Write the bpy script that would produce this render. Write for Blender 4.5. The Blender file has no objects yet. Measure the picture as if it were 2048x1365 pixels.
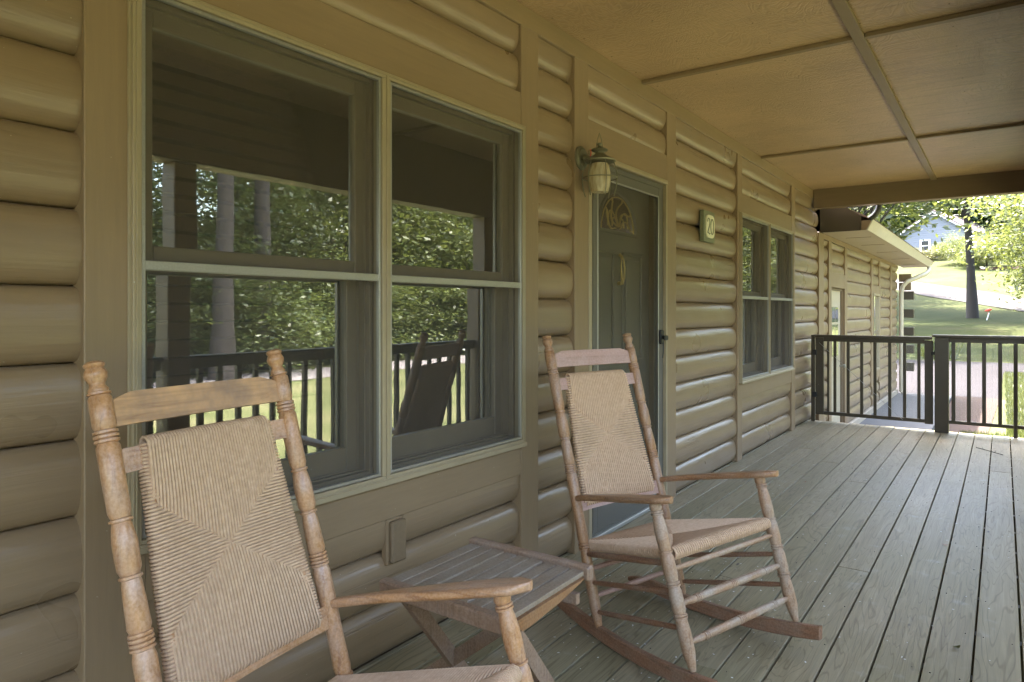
import bpy, math, random
import numpy as np
from mathutils import Vector, Matrix
R=math.radians
random.seed(7); rng=np.random.default_rng(7)
S=bpy.context.scene; COL=S.collection
# ---------------------------------------------------------------- camera, sky, sun, exposure
cam=bpy.data.cameras.new('camera'); co=bpy.data.objects.new('camera',cam); COL.objects.link(co)
co.location=(1.803,0,1.2566); co.rotation_euler=(R(90),0,R(35.51))
cam.sensor_width=36; cam.lens=24.207; cam.shift_y=-0.0291; cam.clip_start=0.05; cam.clip_end=2000
S.camera=co
W=bpy.data.worlds.new('World'); S.world=W; W.use_nodes=True
nt=W.node_tree; bg=nt.nodes['Background']
sky=nt.nodes.new('ShaderNodeTexSky'); sky.sky_type='NISHITA'; sky.sun_disc=False
SUN=Vector((-0.32,0.16,1.0)).normalized()
sky.sun_elevation=math.asin(SUN.z); sky.sun_rotation=math.atan2(SUN.x,SUN.y)
sky.dust_density=5.0; sky.air_density=1.2; sky.ozone_density=0.2
nt.links.new(sky.outputs[0],bg.inputs[0]); bg.inputs[1].default_value=0.15
sl=bpy.data.lights.new('sun','SUN'); sl.energy=2.7; sl.angle=R(0.55); sl.color=(1.0,0.955,0.87)
so=bpy.data.objects.new('sun',sl); COL.objects.link(so); so.rotation_euler=SUN.to_track_quat('Z','Y').to_euler()
S.view_settings.view_transform='Standard'; S.view_settings.look='None'
S.view_settings.exposure=3.95; S.view_settings.gamma=1.0
S.render.engine='CYCLES'; S.cycles.max_bounces=10; S.cycles.diffuse_bounces=6
S.cycles.transparent_max_bounces=12; S.cycles.glossy_bounces=4

# ---------------------------------------------------------------- material helpers
def newmat(name):
    m=bpy.data.materials.new(name); m.use_nodes=True; n=m.node_tree
    return m,n,n.nodes['Principled BSDF'],n.nodes['Material Output']
def N(n,t,**k):
    x=n.nodes.new(t)
    for a,b in k.items(): setattr(x,a,b)
    return x
def coords(n,scale,rnd=True,swirl=0):
    tc=N(n,'ShaderNodeTexCoord'); v=tc.outputs['Object']
    if rnd:
        oi=N(n,'ShaderNodeObjectInfo'); mu=N(n,'ShaderNodeMath',operation='MULTIPLY'); mu.inputs[1].default_value=37.7
        n.links.new(oi.outputs['Random'],mu.inputs[0])
        ad=N(n,'ShaderNodeVectorMath',operation='ADD'); n.links.new(v,ad.inputs[0]); n.links.new(mu.outputs[0],ad.inputs[1]); v=ad.outputs[0]
    mp=N(n,'ShaderNodeMapping'); mp.inputs['Scale'].default_value=scale; n.links.new(v,mp.inputs[0])
    return mp.outputs[0],v
def noise(n,vec,scale,detail=4,rough=.55,dist=0):
    x=N(n,'ShaderNodeTexNoise'); x.inputs['Scale'].default_value=scale; x.inputs['Detail'].default_value=detail
    x.inputs['Roughness'].default_value=rough; x.inputs['Distortion'].default_value=dist
    n.links.new(vec,x.inputs['Vector']); return x.outputs['Fac']
def ramp(n,fac,stops):
    r=N(n,'ShaderNodeValToRGB'); e=r.color_ramp.elements
    while len(e)>1: e.remove(e[-1])
    for i,(p,c) in enumerate(stops):
        el=e[0] if i==0 else e.new(p)
        el.position=p; el.color=(*c,1) if len(c)==3 else c
    n.links.new(fac,r.inputs[0]); return r.outputs[0]
def mixc(n,fac,a,b,mode='MIX'):
    m=N(n,'ShaderNodeMix',data_type='RGBA',blend_type=mode)
    for s,v in ((0,fac),(6,a),(7,b)):
        if hasattr(v,'is_output'): n.links.new(v,m.inputs[s])
        else: m.inputs[s].default_value=v if s==0 else (*v,1)
    return m.outputs[2]
def bump(n,h,strength,dist=.002,normal=None):
    b=N(n,'ShaderNodeBump'); b.inputs['Strength'].default_value=strength; b.inputs['Distance'].default_value=dist
    n.links.new(h,b.inputs['Height'])
    if normal is not None: n.links.new(normal,b.inputs['Normal'])
    return b.outputs[0]
def g(*v): return tuple(v)
def sc(c,k): return tuple(min(1,x*k) for x in c)

def paint(name,c,rough=.45,grain=(1,1,1),gs=12,bs=.25,cracks=0,var=.12,dirt=.0,perobj=0):
    """weathered house paint: slight colour drift, brush/wood relief along the grain, specks"""
    m,n,p,o=newmat(name); v,raw=coords(n,grain)
    f1=noise(n,raw,2.3,3); f2=noise(n,v,gs,6,.62,.4); f3=noise(n,raw,140,2)
    col=mixc(n,f1,sc(c,1-var),sc(c,1+var))
    if perobj:
        oi=N(n,'ShaderNodeObjectInfo'); col=mixc(n,oi.outputs['Random'],mixc(n,.5,col,(c[0]*(1-perobj)*.95,c[1]*(1-perobj),c[2]*(1-perobj)*1.15)),mixc(n,.6,col,sc(c,1+perobj)))
    col=mixc(n,.35,col,ramp(n,f2,[(.3,sc(c,.8)),(.7,sc(c,1.15))]))
    if dirt: 
        d=ramp(n,noise(n,v,5,6,.7),[(.45,g(0,0,0)),(.8,g(dirt,dirt,dirt))]); col=mixc(n,d,col,sc(c,.55))
    sp=ramp(n,noise(n,raw,90,1,.5),[(.80,g(0,0,0)),(.83,g(*[.5*(name!='bark')]*3))]); col=mixc(n,sp,col,(.6,.56,.47))
    n.links.new(col,p.inputs['Base Color']); 
    rr=N(n,'ShaderNodeMapRange'); rr.inputs['To Min'].default_value=rough-.1; rr.inputs['To Max'].default_value=rough+.15
    n.links.new(f1,rr.inputs[0]); n.links.new(rr.outputs[0],p.inputs['Roughness'])
    nb=bump(n,f2,bs,.004)
    if cracks:
        fc=noise(n,coords(n,(1,.012,1))[0],17,2,.5,.1); nb=bump(n,fc,.12,.02,nb)
        fg=noise(n,coords(n,(1,.02,1))[0],70,3,.6,.5); nb=bump(n,fg,.35,.003,nb)
        wv=coords(n,(1,.03,.95))[0]; cf=noise(n,wv,26,3,.6,.6)
        ck=ramp(n,cf,[(.0,g(1,1,1)),(.335,g(1,1,1)),(.36,g(0,0,0)),(.385,g(1,1,1))]); 
        msk=ramp(n,noise(n,raw,1.7,2),[(.48,g(1,1,1)),(.62,g(0,0,0))]); ck=mixc(n,msk,ck,(1,1,1))
        nb=bump(n,ck,cracks,.006,nb); col2=mixc(n,.5,col,mixc(n,ck,(.5,.46,.40),(1,1,1)),'MULTIPLY'); n.links.new(col2,p.inputs['Base Color'])
    nb=bump(n,f3,.08,.001,nb)
    n.links.new(nb,p.inputs['Normal']); return m
def wood(name,c1,c2,gray,axis=2,rough=.5,gfac=.5,lines=60,bs=.35):
    m,n,p,o=newmat(name); s=[lines]*3; s[axis]=lines*.045
    v,raw=coords(n,tuple(s)); f=noise(n,v,1,5,.62,1.2); big=noise(n,raw,9,4,.6); 
    col=ramp(n,f,[(.28,c2),(.48,c1),(.72,sc(c1,1.25))])
    gm=ramp(n,big,[(.42,g(0,0,0)),(.66,g(gfac,gfac,gfac))]); col=mixc(n,gm,col,gray)
    fine=noise(n,raw,160,2); col=mixc(n,.25,col,ramp(n,fine,[(.35,sc(c2,.8)),(.65,sc(gray,1.2))]))
    n.links.new(col,p.inputs['Base Color']); p.inputs['Roughness'].default_value=rough
    n.links.new(bump(n,f,bs,.0012),p.inputs['Normal']); return m
def simple(name,c,rough=.5,metal=0,bumpS=0,bscale=80):
    m,n,p,o=newmat(name); p.inputs['Base Color'].default_value=(*c,1); p.inputs['Roughness'].default_value=rough; p.inputs['Metallic'].default_value=metal
    v,raw=coords(n,(1,1,1)); f=noise(n,raw,bscale,4); n.links.new(mixc(n,f,sc(c,.8),sc(c,1.2)),p.inputs['Base Color'])
    if bumpS: n.links.new(bump(n,f,bumpS,.002),p.inputs['Normal'])
    return m
TAN=(.250,.172,.097)
M={}
M['log']=paint('log_paint',TAN,.29,(1,.05,1),30,.5,cracks=.3,var=.16,dirt=.2,perobj=.14)
M['trim']=paint('trim_paint',TAN,.42,(1,1,.08),60,.10)
M['trimh']=paint('trim_paint_h',TAN,.42,(1,.08,1),60,.10)
M['fill']=paint('wall_backing',sc(TAN,.45),.7)  # wall tan darkened to deepen the shadow lines between logs
M['frame']=paint('vinyl_frame',(.335,.27,.17),.35,bs=.03,var=.04)
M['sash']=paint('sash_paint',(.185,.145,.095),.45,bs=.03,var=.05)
M['alu']=simple('aluminium',(.36,.345,.31),.38,.55,.1,200)
M['alud']=simple('aluminium_dull',(.125,.115,.095),.55,.15,.25,260)
M['door']=paint('door_paint',(.12,.113,.095),.4,bs=.05,var=.06)
M['dark']=paint('railing_paint',(.05,.038,.022),.4,bs=.12)
M['beam']=paint('beam_paint',sc(TAN,.72),.5,(.06,1,1),40,.25,var=.15)
M['soffit']=paint('soffit_paint',(.40,.32,.24),.5,bs=.08)
M['gutter']=paint('gutter_paint',(.50,.43,.31),.4,bs=.04)
M['room']=simple('room_wall',(.16,.12,.09),.8)
M['blind']=simple('blind_slat',(.55,.36,.29),.5)
M['black']=simple('black_metal',(.02,.02,.02),.4,.3)
M['gold']=simple('brass',(.55,.42,.17),.32,.9)
M['patina']=simple('green_bronze',(.19,.175,.115),.5,.4,.3,120)
M['concrete']=paint('concrete',(.095,.093,.09),.8,bs=.3,gs=30)
M['found']=paint('painted_block',(.38,.32,.24),.7,bs=.3,gs=30)
M['plaqueg']=simple('plaque_green',(.19,.20,.12),.5,0,.2,60)
M['tile']=simple('cream_tile',(.74,.70,.50),.3,0,.15,90)
M['bark']=paint('bark',(.036,.029,.025),.85,(1,1,.12),18,1.0,var=.3)
M['siding']=simple('blue_siding',(.17,.18,.205),.6)
M['shingle']=simple('roof_shingle',(.16,.125,.125),.9,0,.4,30)
M['white']=simple('white_trim',(.78,.78,.78),.5)
M['wire']=simple('wire',(.35,.35,.33),.4,.8)
M['red']=simple('red_plastic',(.7,.08,.04),.4)
# chair and table woods
for ax,nm in ((0,'x'),(1,'y'),(2,'z')):
    M['oak'+nm]=wood('golden_oak_'+nm,(.46,.235,.095),(.24,.10,.035),(.46,.34,.27),ax,.30,.42)
    M['gry'+nm]=wood('weathered_oak_'+nm,(.36,.21,.115),(.17,.09,.045),(.40,.33,.26),ax,.5,.85)
for ax,nm in ((0,'x'),(1,'y'),(2,'z')): M['brn'+nm]=wood('brown_oak_'+nm,(.33,.165,.07),(.16,.07,.028),(.36,.26,.19),ax,.38,.45)
M['crest']=wood('worn_crest_rail',(.60,.34,.15),(.36,.18,.075),(.20,.13,.09),0,.42,.75,45)
M['pinkcrest']=wood('faded_pink_wood',(.40,.235,.185),(.30,.165,.12),(.44,.30,.255),0,.5,.7,30,.15)
M['rocker']=wood('dark_rocker_wood',(.26,.12,.06),(.12,.055,.028),(.30,.22,.16),1,.5,.5)
M['tableg']=wood('grey_teak_slat',(.24,.175,.115),(.12,.08,.05),(.30,.245,.19),1,.6,.7)
M['tabler']=wood('red_brown_teak',(.25,.15,.09),(.14,.08,.045),(.30,.23,.18),2,.55,.6)
M['tableo']=wood('orange_teak',(.27,.12,.04),(.13,.055,.02),(.3,.2,.12),1,.5,.3)
def cordmat():
    m,n,p,o=newmat('rush_cord'); v,raw=coords(n,(1,1,1)); f=noise(n,raw,70,3); f2=noise(n,raw,8,2); 
    c=ramp(n,f,[(.3,(.45,.29,.175)),(.6,(.61,.42,.27)),(.8,(.72,.53,.365))]); c=mixc(n,f2,c,(.55,.365,.23)); n.links.new(c,p.inputs['Base Color'])
    p.inputs['Roughness'].default_value=.7; n.links.new(bump(n,noise(n,raw,420,2),.5,.001),p.inputs['Normal']); return m
M['cord']=cordmat()
def plymat():
    m,n,p,o=newmat('ceiling_plywood'); v,raw=coords(n,(1,1,1),False)
    a=noise(n,coords(n,(1.0,.55,1))[0],3.2,4,.6,.8)
    wv=N(n,'ShaderNodeMath',operation='MULTIPLY'); wv.inputs[1].default_value=170; n.links.new(a,wv.inputs[0])
    sn=N(n,'ShaderNodeMath',operation='SINE'); n.links.new(wv.outputs[0],sn.inputs[0])
    mr=N(n,'ShaderNodeMapRange'); mr.inputs['From Min'].default_value=-1; n.links.new(sn.outputs[0],mr.inputs[0])
    st=noise(n,coords(n,(1.3,15,1))[0],2.0,5,.7,.6); fine=noise(n,raw,80,4,.7)
    base=(.49,.325,.19); patch=noise(n,raw,1.3,5,.65)
    sx=N(n,'ShaderNodeSeparateXYZ'); n.links.new(raw,sx.inputs[0]); gx=N(n,'ShaderNodeMapRange'); gx.inputs['From Min'].default_value=.6; gx.inputs['From Max'].default_value=1.4; gx.inputs['To Min'].default_value=.15; gx.inputs['To Max'].default_value=1
    n.links.new(sx.outputs[0],gx.inputs[0])
    c=mixc(n,mr.outputs[0],sc(base,.88),sc(base,1.08)); c=mixc(n,gx.outputs[0],c,mixc(n,1.0,c,(1.0,.98,.96),'MULTIPLY')); stm=N(n,'ShaderNodeMath',operation='MULTIPLY'); n.links.new(ramp(n,st,[(.38,g(.8,.8,.8)),(.52,g(0,0,0))]),stm.inputs[0]); n.links.new(gx.outputs[0],stm.inputs[1]); c=mixc(n,stm.outputs[0],c,sc(base,.6)); c=mixc(n,.4,c,ramp(n,patch,[(.3,sc(base,.55)),(.7,sc(base,1.4))]))
    n.links.new(c,p.inputs['Base Color']); p.inputs['Roughness'].default_value=.36
    b=bump(n,mr.outputs[0],.36,.003); b=bump(n,st,.5,.004,b); b=bump(n,fine,.4,.003,b); n.links.new(b,p.inputs['Normal']); return m
M['ply']=plymat()
def deckmat():
    m,n,p,o=newmat('deck_board_stain'); v,raw=coords(n,(1,.035,1)); 
    f=noise(n,v,42,6,.68,1.6); big=noise(n,raw,1.4,4); med=noise(n,raw,9,5,.6)
    oi=N(n,'ShaderNodeObjectInfo')
    A=(.18,.155,.092); B=(.35,.30,.205)
    c=mixc(n,oi.outputs['Random'],A,B); c=mixc(n,.5,c,ramp(n,f,[(.3,(.11,.082,.042)),(.5,(.26,.205,.115)),(.7,(.40,.325,.20))]))
    c=mixc(n,ramp(n,big,[(.35,g(.0,.0,.0)),(.7,g(.5,.5,.5))]),c,(.20,.18,.092)); c=mixc(n,ramp(n,med,[(.6,g(0,0,0)),(.8,g(.5,.5,.5))]),c,(.38,.37,.33))
    ca=noise(n,coords(n,(1,.10,1))[0],7,3,.5,.5); cm=N(n,'ShaderNodeMath',operation='MULTIPLY'); cm.inputs[1].default_value=130; n.links.new(ca,cm.inputs[0]); cs=N(n,'ShaderNodeMath',operation='SINE'); n.links.new(cm.outputs[0],cs.inputs[0]); cr=ramp(n,cs.outputs[0],[(.0,(1,1,1)),(.75,(1,1,1)),(1,(.72,.70,.66))]); c=mixc(n,1.0,c,cr,'MULTIPLY')
    vo=N(n,'ShaderNodeTexVoronoi'); vo.inputs['Scale'].default_value=2.2; n.links.new(coords(n,(3.2,1,1))[0],vo.inputs['Vector'])
    k=ramp(n,vo.outputs['Distance'],[(.0,g(1,1,1)),(.028,g(1,1,1)),(.05,g(0,0,0))]); c=mixc(n,k,c,(.06,.05,.04))
    n.links.new(c,p.inputs['Base Color']); p.inputs['Roughness'].default_value=.47
    n.links.new(bump(n,f,.9,.002),p.inputs['Normal']); return m
M['deck']=deckmat()
def glassmat(name,k=1.5,add=.05,wav=0.0):
    m,n,p,o=newmat(name); n.nodes.remove(p)
    fr=N(n,'ShaderNodeFresnel'); fr.inputs[0].default_value=1.5
    mm=N(n,'ShaderNodeMath',operation='MULTIPLY_ADD',use_clamp=True); mm.inputs[1].default_value=k; mm.inputs[2].default_value=add; n.links.new(fr.outputs[0],mm.inputs[0])
    t=N(n,'ShaderNodeBsdfTransparent'); t.inputs[0].default_value=(.86,.88,.86,1); gl=N(n,'ShaderNodeBsdfGlossy'); gl.inputs['Roughness'].default_value=0.0; gl.inputs[0].default_value=(.95,.97,.95,1)
    if wav:
        v,raw=coords(n,(1,1,1)); n.links.new(bump(n,noise(n,raw,2.6,2),wav,.02),gl.inputs['Normal'])
    mx=N(n,'ShaderNodeMixShader'); n.links.new(mm.outputs[0],mx.inputs[0]); n.links.new(t.outputs[0],mx.inputs[1]); n.links.new(gl.outputs[0],mx.inputs[2]); n.links.new(mx.outputs[0],o.inputs[0]); return m
M['glass']=glassmat('window_glass',3.0,.33,.02)
M['glassw']=glassmat('window_glass_wavy',2.2,.18,.08)
def sheer(name,c,fac):
    m,n,p,o=newmat(name); n.nodes.remove(p); t=N(n,'ShaderNodeBsdfTransparent'); d=N(n,'ShaderNodeBsdfDiffuse'); d.inputs[0].default_value=(*c,1)
    mx=N(n,'ShaderNodeMixShader'); v,raw=coords(n,(1,1,1)); f=noise(n,raw,3,2); mr=N(n,'ShaderNodeMapRange'); mr.inputs['To Min'].default_value=fac*.85; mr.inputs['To Max'].default_value=fac*1.15
    n.links.new(f,mr.inputs[0]); n.links.new(mr.outputs[0],mx.inputs[0]); n.links.new(t.outputs[0],mx.inputs[1]); n.links.new(d.outputs[0],mx.inputs[2]); n.links.new(mx.outputs[0],o.inputs[0]); return m
M['screen']=sheer('insect_screen',(.11,.10,.085),.33)
M['screend']=sheer('door_screen',(.15,.125,.085),.20)
def shade():
    m,n,p,o=newmat('lamp_glass'); p.inputs['Base Color'].default_value=(.72,.62,.40,1); p.inputs['Roughness'].default_value=.25
    p.inputs['Subsurface Weight'].default_value=.0; p.inputs['Transmission Weight'].default_value=.35
    v,raw=coords(n,(1,1,.05)); f=noise(n,v,60,3); n.links.new(ramp(n,f,[(.35,(.45,.34,.18)),(.6,(.72,.62,.42))]),p.inputs['Base Color']); return m
M['shade']=shade()
def leafmat(name,a,b,tr=.4):
    m,n,p,o=newmat(name); n.nodes.remove(p); ge=N(n,'ShaderNodeNewGeometry')
    c=ramp(n,ge.outputs['Random Per Island'],[(0,a),(.8,b),(1,sc(b,1.35))])
    d=N(n,'ShaderNodeBsdfDiffuse'); t=N(n,'ShaderNodeBsdfTranslucent'); gl=N(n,'ShaderNodeBsdfGlossy'); gl.inputs['Roughness'].default_value=.4
    n.links.new(c,d.inputs[0]); n.links.new(mixc(n,.4,c,(.20,.22,.04)),t.inputs[0])
    mx=N(n,'ShaderNodeMixShader'); mx.inputs[0].default_value=tr; n.links.new(d.outputs[0],mx.inputs[1]); n.links.new(t.outputs[0],mx.inputs[2])
    m2=N(n,'ShaderNodeMixShader'); m2.inputs[0].default_value=.06; n.links.new(mx.outputs[0],m2.inputs[1]); n.links.new(gl.outputs[0],m2.inputs[2]); n.links.new(m2.outputs[0],o.inputs[0]); return m
M['leaf']=leafmat('leaf_mid',(.048,.078,.018),(.105,.132,.037))
M['leafl']=leafmat('leaf_light',(.055,.08,.018),(.12,.14,.04),.6)
M['leafd']=leafmat('leaf_dark',(.015,.035,.012),(.04,.075,.02),.3)
M['leafy']=leafmat('leaf_yellow',(.07,.07,.02),(.12,.11,.035),.3)
M['blade']=leafmat('grass_blade',(.045,.065,.015),(.10,.115,.035),.4)
def lawnmat(k=.55,nm='lawn'):
    m,n,p,o=newmat(nm); v,raw=coords(n,(1,1,1),False); a=noise(n,raw,.35,5,.6); b=noise(n,raw,1.3,5,.7); f=noise(n,raw,14,4,.75)
    c=ramp(n,a,[(.35,(.055,.078,.022)),(.52,(.09,.105,.035)),(.68,(.15,.13,.07))]); c=mixc(n,.4,c,ramp(n,b,[(.3,(.04,.06,.015)),(.7,(.12,.125,.05))])); c=mixc(n,.35,c,ramp(n,f,[(.3,(.03,.045,.012)),(.7,(.13,.14,.06))]))
    c=mixc(n,1.0,c,(k,k,k),'MULTIPLY')
    n.links.new(c,p.inputs['Base Color']); p.inputs['Roughness'].default_value=.9; p.inputs['Specular IOR Level'].default_value=.1; n.links.new(bump(n,f,.8,.03),p.inputs['Normal']); return m
M['lawn']=lawnmat()

def frontmat():
    m,n,p,o=newmat('front_lawn_bounce'); v,raw=coords(n,(1,1,1),False); a=noise(n,raw,.5,5,.6); f=noise(n,raw,40,3,.7)
    c=ramp(n,a,[(.35,(.045,.06,.02)),(.5,(.09,.10,.04)),(.68,(.17,.15,.085))]); c=mixc(n,.3,c,ramp(n,f,[(.3,(.05,.07,.02)),(.7,(.24,.24,.12))]))
    n.links.new(c,p.inputs['Base Color']); p.inputs['Roughness'].default_value=.9; p.inputs['Specular IOR Level'].default_value=.1; n.links.new(bump(n,f,.8,.03),p.inputs['Normal']); return m
M['lawnf']=frontmat()  # front lawn colour brightened to bounce warm light into the porch
M['asphalt']=simple('asphalt',(.034,.031,.035),.85,0,.5,60)
M['street']=simple('pale_street',(.20,.18,.185),.85,0,.5,60)  # made paler than the drives to bounce more light onto the porch
M['gravel']=simple('pale_drive',(.068,.062,.06),.9,0,.5,40)
M['brickpath']=simple('reddish_path',(.062,.045,.038),.85,0,.4,50)
M['mulch']=simple('mulch',(.10,.06,.045),.95,0,.8,40)

for k_ in ('asphalt','street','gravel','brickpath','mulch','siding','shingle'): M[k_].node_tree.nodes['Principled BSDF'].inputs['Specular IOR Level'].default_value=.12

# ---------------------------------------------------------------- mesh builder
class MB:
    def __init__(s): s.v=[]; s.f=[]
    def box(s,x0,x1,y0,y1,z0,z1,b=0.0):
        X=sorted((x0,x1));Y=sorted((y0,y1));Z=sorted((z0,z1))
        if b>0:
            d=[X[1]-X[0],Y[1]-Y[0],Z[1]-Z[0]]; b=min(b,min(d)*.45)
            k=len(s.v); idx={}
            for i in (0,1):
                for j in (0,1):
                    for l in (0,1):
                        c=(X[i],Y[j],Z[l]); sg=[(1,-1)[i],(1,-1)[j],(1,-1)[l]]
                        for a in range(3):
                            p=[c[q]+(sg[q]*b if q!=a else 0) for q in range(3)]
                            idx[(i,j,l,a)]=len(s.v); s.v.append(tuple(p))
            def F(*q): s.f.append([idx[t] for t in q])
            for a in range(3):
                o=[q for q in range(3) if q!=a]
                for e in (0,1):
                    def key(u,w):
                        t=[0,0,0]; t[a]=e; t[o[0]]=u; t[o[1]]=w; return (*t,a)
                    F(key(0,0),key(1,0),key(1,1),key(0,1))
            for a in range(3):   # edges along axis a
                o=[q for q in range(3) if q!=a]
                for u in (0,1):
                    for w in (0,1):
                        def key(e,ax):
                            t=[0,0,0]; t[a]=e; t[o[0]]=u; t[o[1]]=w; return (*t,ax)
                        F(key(0,o[0]),key(1,o[0]),key(1,o[1]),key(0,o[1]))
            for i in (0,1):
                for j in (0,1):
                    for l in (0,1): F((i,j,l,0),(i,j,l,1),(i,j,l,2))
            return s
        k=len(s.v)
        for x in X:
            for y in Y:
                for z in Z: s.v.append((x,y,z))
        for q in ((0,1,3,2),(4,6,7,5),(0,4,5,1),(2,3,7,6),(0,2,6,4),(1,5,7,3)): s.f.append([k+i for i in q])
        return s
    def tube(s,pts,rad,n=8,cap=True,flat=None):
        """sweep along points; rad number or list; flat=(a,b) gives an elliptical section scale"""
        P=[Vector(p) for p in pts]; k=len(s.v); up=None
        if not hasattr(rad,'__len__'): rad=[rad]*len(P)
        for i,p in enumerate(P):
            t=(P[min(i+1,len(P)-1)]-P[max(i-1,0)]).normalized()
            if up is None:
                up=Vector((0,0,1)) if abs(t.z)<.9 else Vector((0,1,0))
            a=(up-t*up.dot(t)).normalized(); b=t.cross(a); up=a
            for j in range(n):
                an=2*math.pi*(j+.5*(n==4))/n; ca,sa=math.cos(an),math.sin(an)
                if flat: ca*=flat[0]; sa*=flat[1]
                q=p+a*(ca*rad[i])+b*(sa*rad[i]); s.v.append(tuple(q))
        for i in range(len(P)-1):
            for j in range(n):
                s.f.append([k+i*n+j,k+i*n+(j+1)%n,k+(i+1)*n+(j+1)%n,k+(i+1)*n+j])
        if cap: s.f.append([k+j for j in range(n)][::-1]); s.f.append([k+(len(P)-1)*n+j for j in range(n)])
        return s
    def lathe(s,A,B,prof,n=16):
        """turned piece from A to B; prof = [(t,r)]"""
        A=Vector(A);B=Vector(B);return s.tube([A.lerp(B,t) for t,r in prof],[r for t,r in prof],n)
    def prism(s,poly,axis,a0,a1,b=0):
        """poly = list of 2D points in the two other axes (ordered), extruded along axis from a0 to a1"""
        k=len(s.v);n=len(poly);o=[q for q in range(3) if q!=axis]
        for a in (a0,a1):
            for p in poly:
                t=[0,0,0];t[axis]=a;t[o[0]]=p[0];t[o[1]]=p[1];s.v.append(tuple(t))
        s.f.append([k+i for i in range(n)][::-1]); s.f.append([k+n+i for i in range(n)])
        for i in range(n): s.f.append([k+i,k+(i+1)%n,k+n+(i+1)%n,k+n+i])
        return s
    def quad(s,*p):
        k=len(s.v); s.v+= [tuple(q) for q in p]; s.f.append(list(range(k,k+len(p)))); return s
    def xf(s,Mx):
        s.v=[tuple(Mx@Vector(p)) for p in s.v]; return s
    def build(s,name,mat,parent=None,smooth=False,**pr):
        off=Vector(parent_loc(parent)) if parent else Vector((0,0,0))
        me=bpy.data.meshes.new(name); me.from_pydata([tuple(Vector(p)-off) for p in s.v] if parent else s.v,[],s.f); 
        import bmesh
        bm=bmesh.new(); bm.from_mesh(me); bmesh.ops.recalc_face_normals(bm,faces=bm.faces); bm.to_mesh(me); bm.free()
        me.materials.append(M[mat] if isinstance(mat,str) else mat)
        o=bpy.data.objects.new(name,me); COL.objects.link(o)
        if parent: o.parent=parent
        if smooth:
            me.polygons.foreach_set('use_smooth',[True]*len(me.polygons))
            me.set_sharp_from_angle(angle=R(smooth if smooth>1 else 40))
        tag(o,**pr); return o
LOCAL=False
def parent_loc(p):
    if p is None: return (0,0,0)
    if p.get('_loc'): return tuple(p['_loc'])
    if p.parent: return parent_loc(p.parent)
    return tuple(p.location) if not LOCAL else (0,0,0)
def tag(o,label=None,category=None,group=None,kind=None):
    for k,v in (('label',label),('category',category),('group',group),('kind',kind)):
        if v: o[k]=v
    return o
def thing(name,loc,label,category,group=None,kind=None,rz=0):
    o=bpy.data.objects.new(name,None); COL.objects.link(o); o.location=loc; o.empty_display_size=.2; o.rotation_euler.z=rz
    return tag(o,label,category,group,kind)
def copy_tree(o,parent=None):
    c=o.copy(); COL.objects.link(c)
    if parent: c.parent=parent
    for ch in list(o.children): copy_tree(ch,c)
    return c
def npmesh(name,v,f,mat,parent=None,**pr):
    """v (n,3) f (m,4) numpy"""
    me=bpy.data.meshes.new(name); me.vertices.add(len(v)); me.vertices.foreach_set('co',np.asarray(v,dtype=np.float32).ravel())
    k=f.shape[1]; me.loops.add(f.size); me.loops.foreach_set('vertex_index',f.ravel().astype(np.int32))
    me.polygons.add(len(f)); me.polygons.foreach_set('loop_start',np.arange(0,f.size,k,dtype=np.int32)); me.polygons.foreach_set('loop_total',np.full(len(f),k,dtype=np.int32))
    me.update(calc_edges=True); me.validate(); me.materials.append(M[mat]); o=bpy.data.objects.new(name,me); COL.objects.link(o)
    if parent: o.parent=parent
    return tag(o,**pr)

# ---------------------------------------------------------------- terrain, lawn, drives
YB=[(-300,-.6),(-20,-.6),(30,-.5),(54,.8),(66,2.4),(76,4.1),(99,7.8),(104,8.0),(130,12),(220,26),(900,60)]
def gz(x,y):
    for (a,za),(b,zb) in zip(YB,YB[1:]):
        if y<=b: z=za+(zb-za)*(y-a)/(b-a); break
    if x>24: z+=.10*min(x-24,90)
    return z
def sheet(name,mat,xs,ys,dz,**pr):
    v=[(x,y,gz(x,y)+dz) for y in ys for x in xs]; n=len(xs); f=[[j*n+i,j*n+i+1,(j+1)*n+i+1,(j+1)*n+i] for j in range(len(ys)-1) for i in range(n-1)]
    return npmesh(name,np.array(v),np.array(f),mat,**pr)
sheet('ground','lawn',[-900,-200,-60,-20,-5,0,5,10,15,20,24,40,80,114,300,900],[-300,-20,30,54,66,76,99,104,130,220,900],0,kind='structure')
def drape(name,mat,poly_rows,dz,**pr):
    """poly_rows: list of (xl,yl,xr,yr): strip cross-sections, draped on the ground"""
    v=[];f=[];n=9
    rows=[]
    for a,b in zip(poly_rows,poly_rows[1:]):
        for t in np.linspace(0,1,7)[:-1]: rows.append([a[i]*(1-t)+b[i]*t for i in range(4)])
    rows.append(poly_rows[-1])
    for r in rows:
        for i in range(n):
            t=i/(n-1); x=r[0]*(1-t)+r[2]*t; y=r[1]*(1-t)+r[3]*t; v.append((x,y,gz(x,y)+dz))
    for j in range(len(rows)-1):
        for i in range(n-1): f.append([j*n+i,j*n+i+1,(j+1)*n+i+1,(j+1)*n+i])
    return npmesh(name,np.array(v),np.array(f),mat,**pr)
drape('driveway','asphalt',[(-7,17,1.75,17),(-7,24,1.8,24),(-7,28.6,5,28.6)],.012,kind='structure')
drape('side_road','asphalt',[(5,24.6,5,28.6),(14,24.2,14,28.4),(40,22,40,26)],.016,kind='structure')
drape('street','street',[(12.8,-60,15.4,-60),(12.8,0,15.4,0),(12.9,24.4,15.5,24.4)],.020,kind='structure')
drape('front_lawn','lawnf',[(1.62,-60,12.8,-60),(1.62,0,12.8,0),(1.62,16.9,12.9,16.9),(1.9,17,12.9,17),(1.9,24.4,12.9,24.4)],.006,kind='structure')
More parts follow.
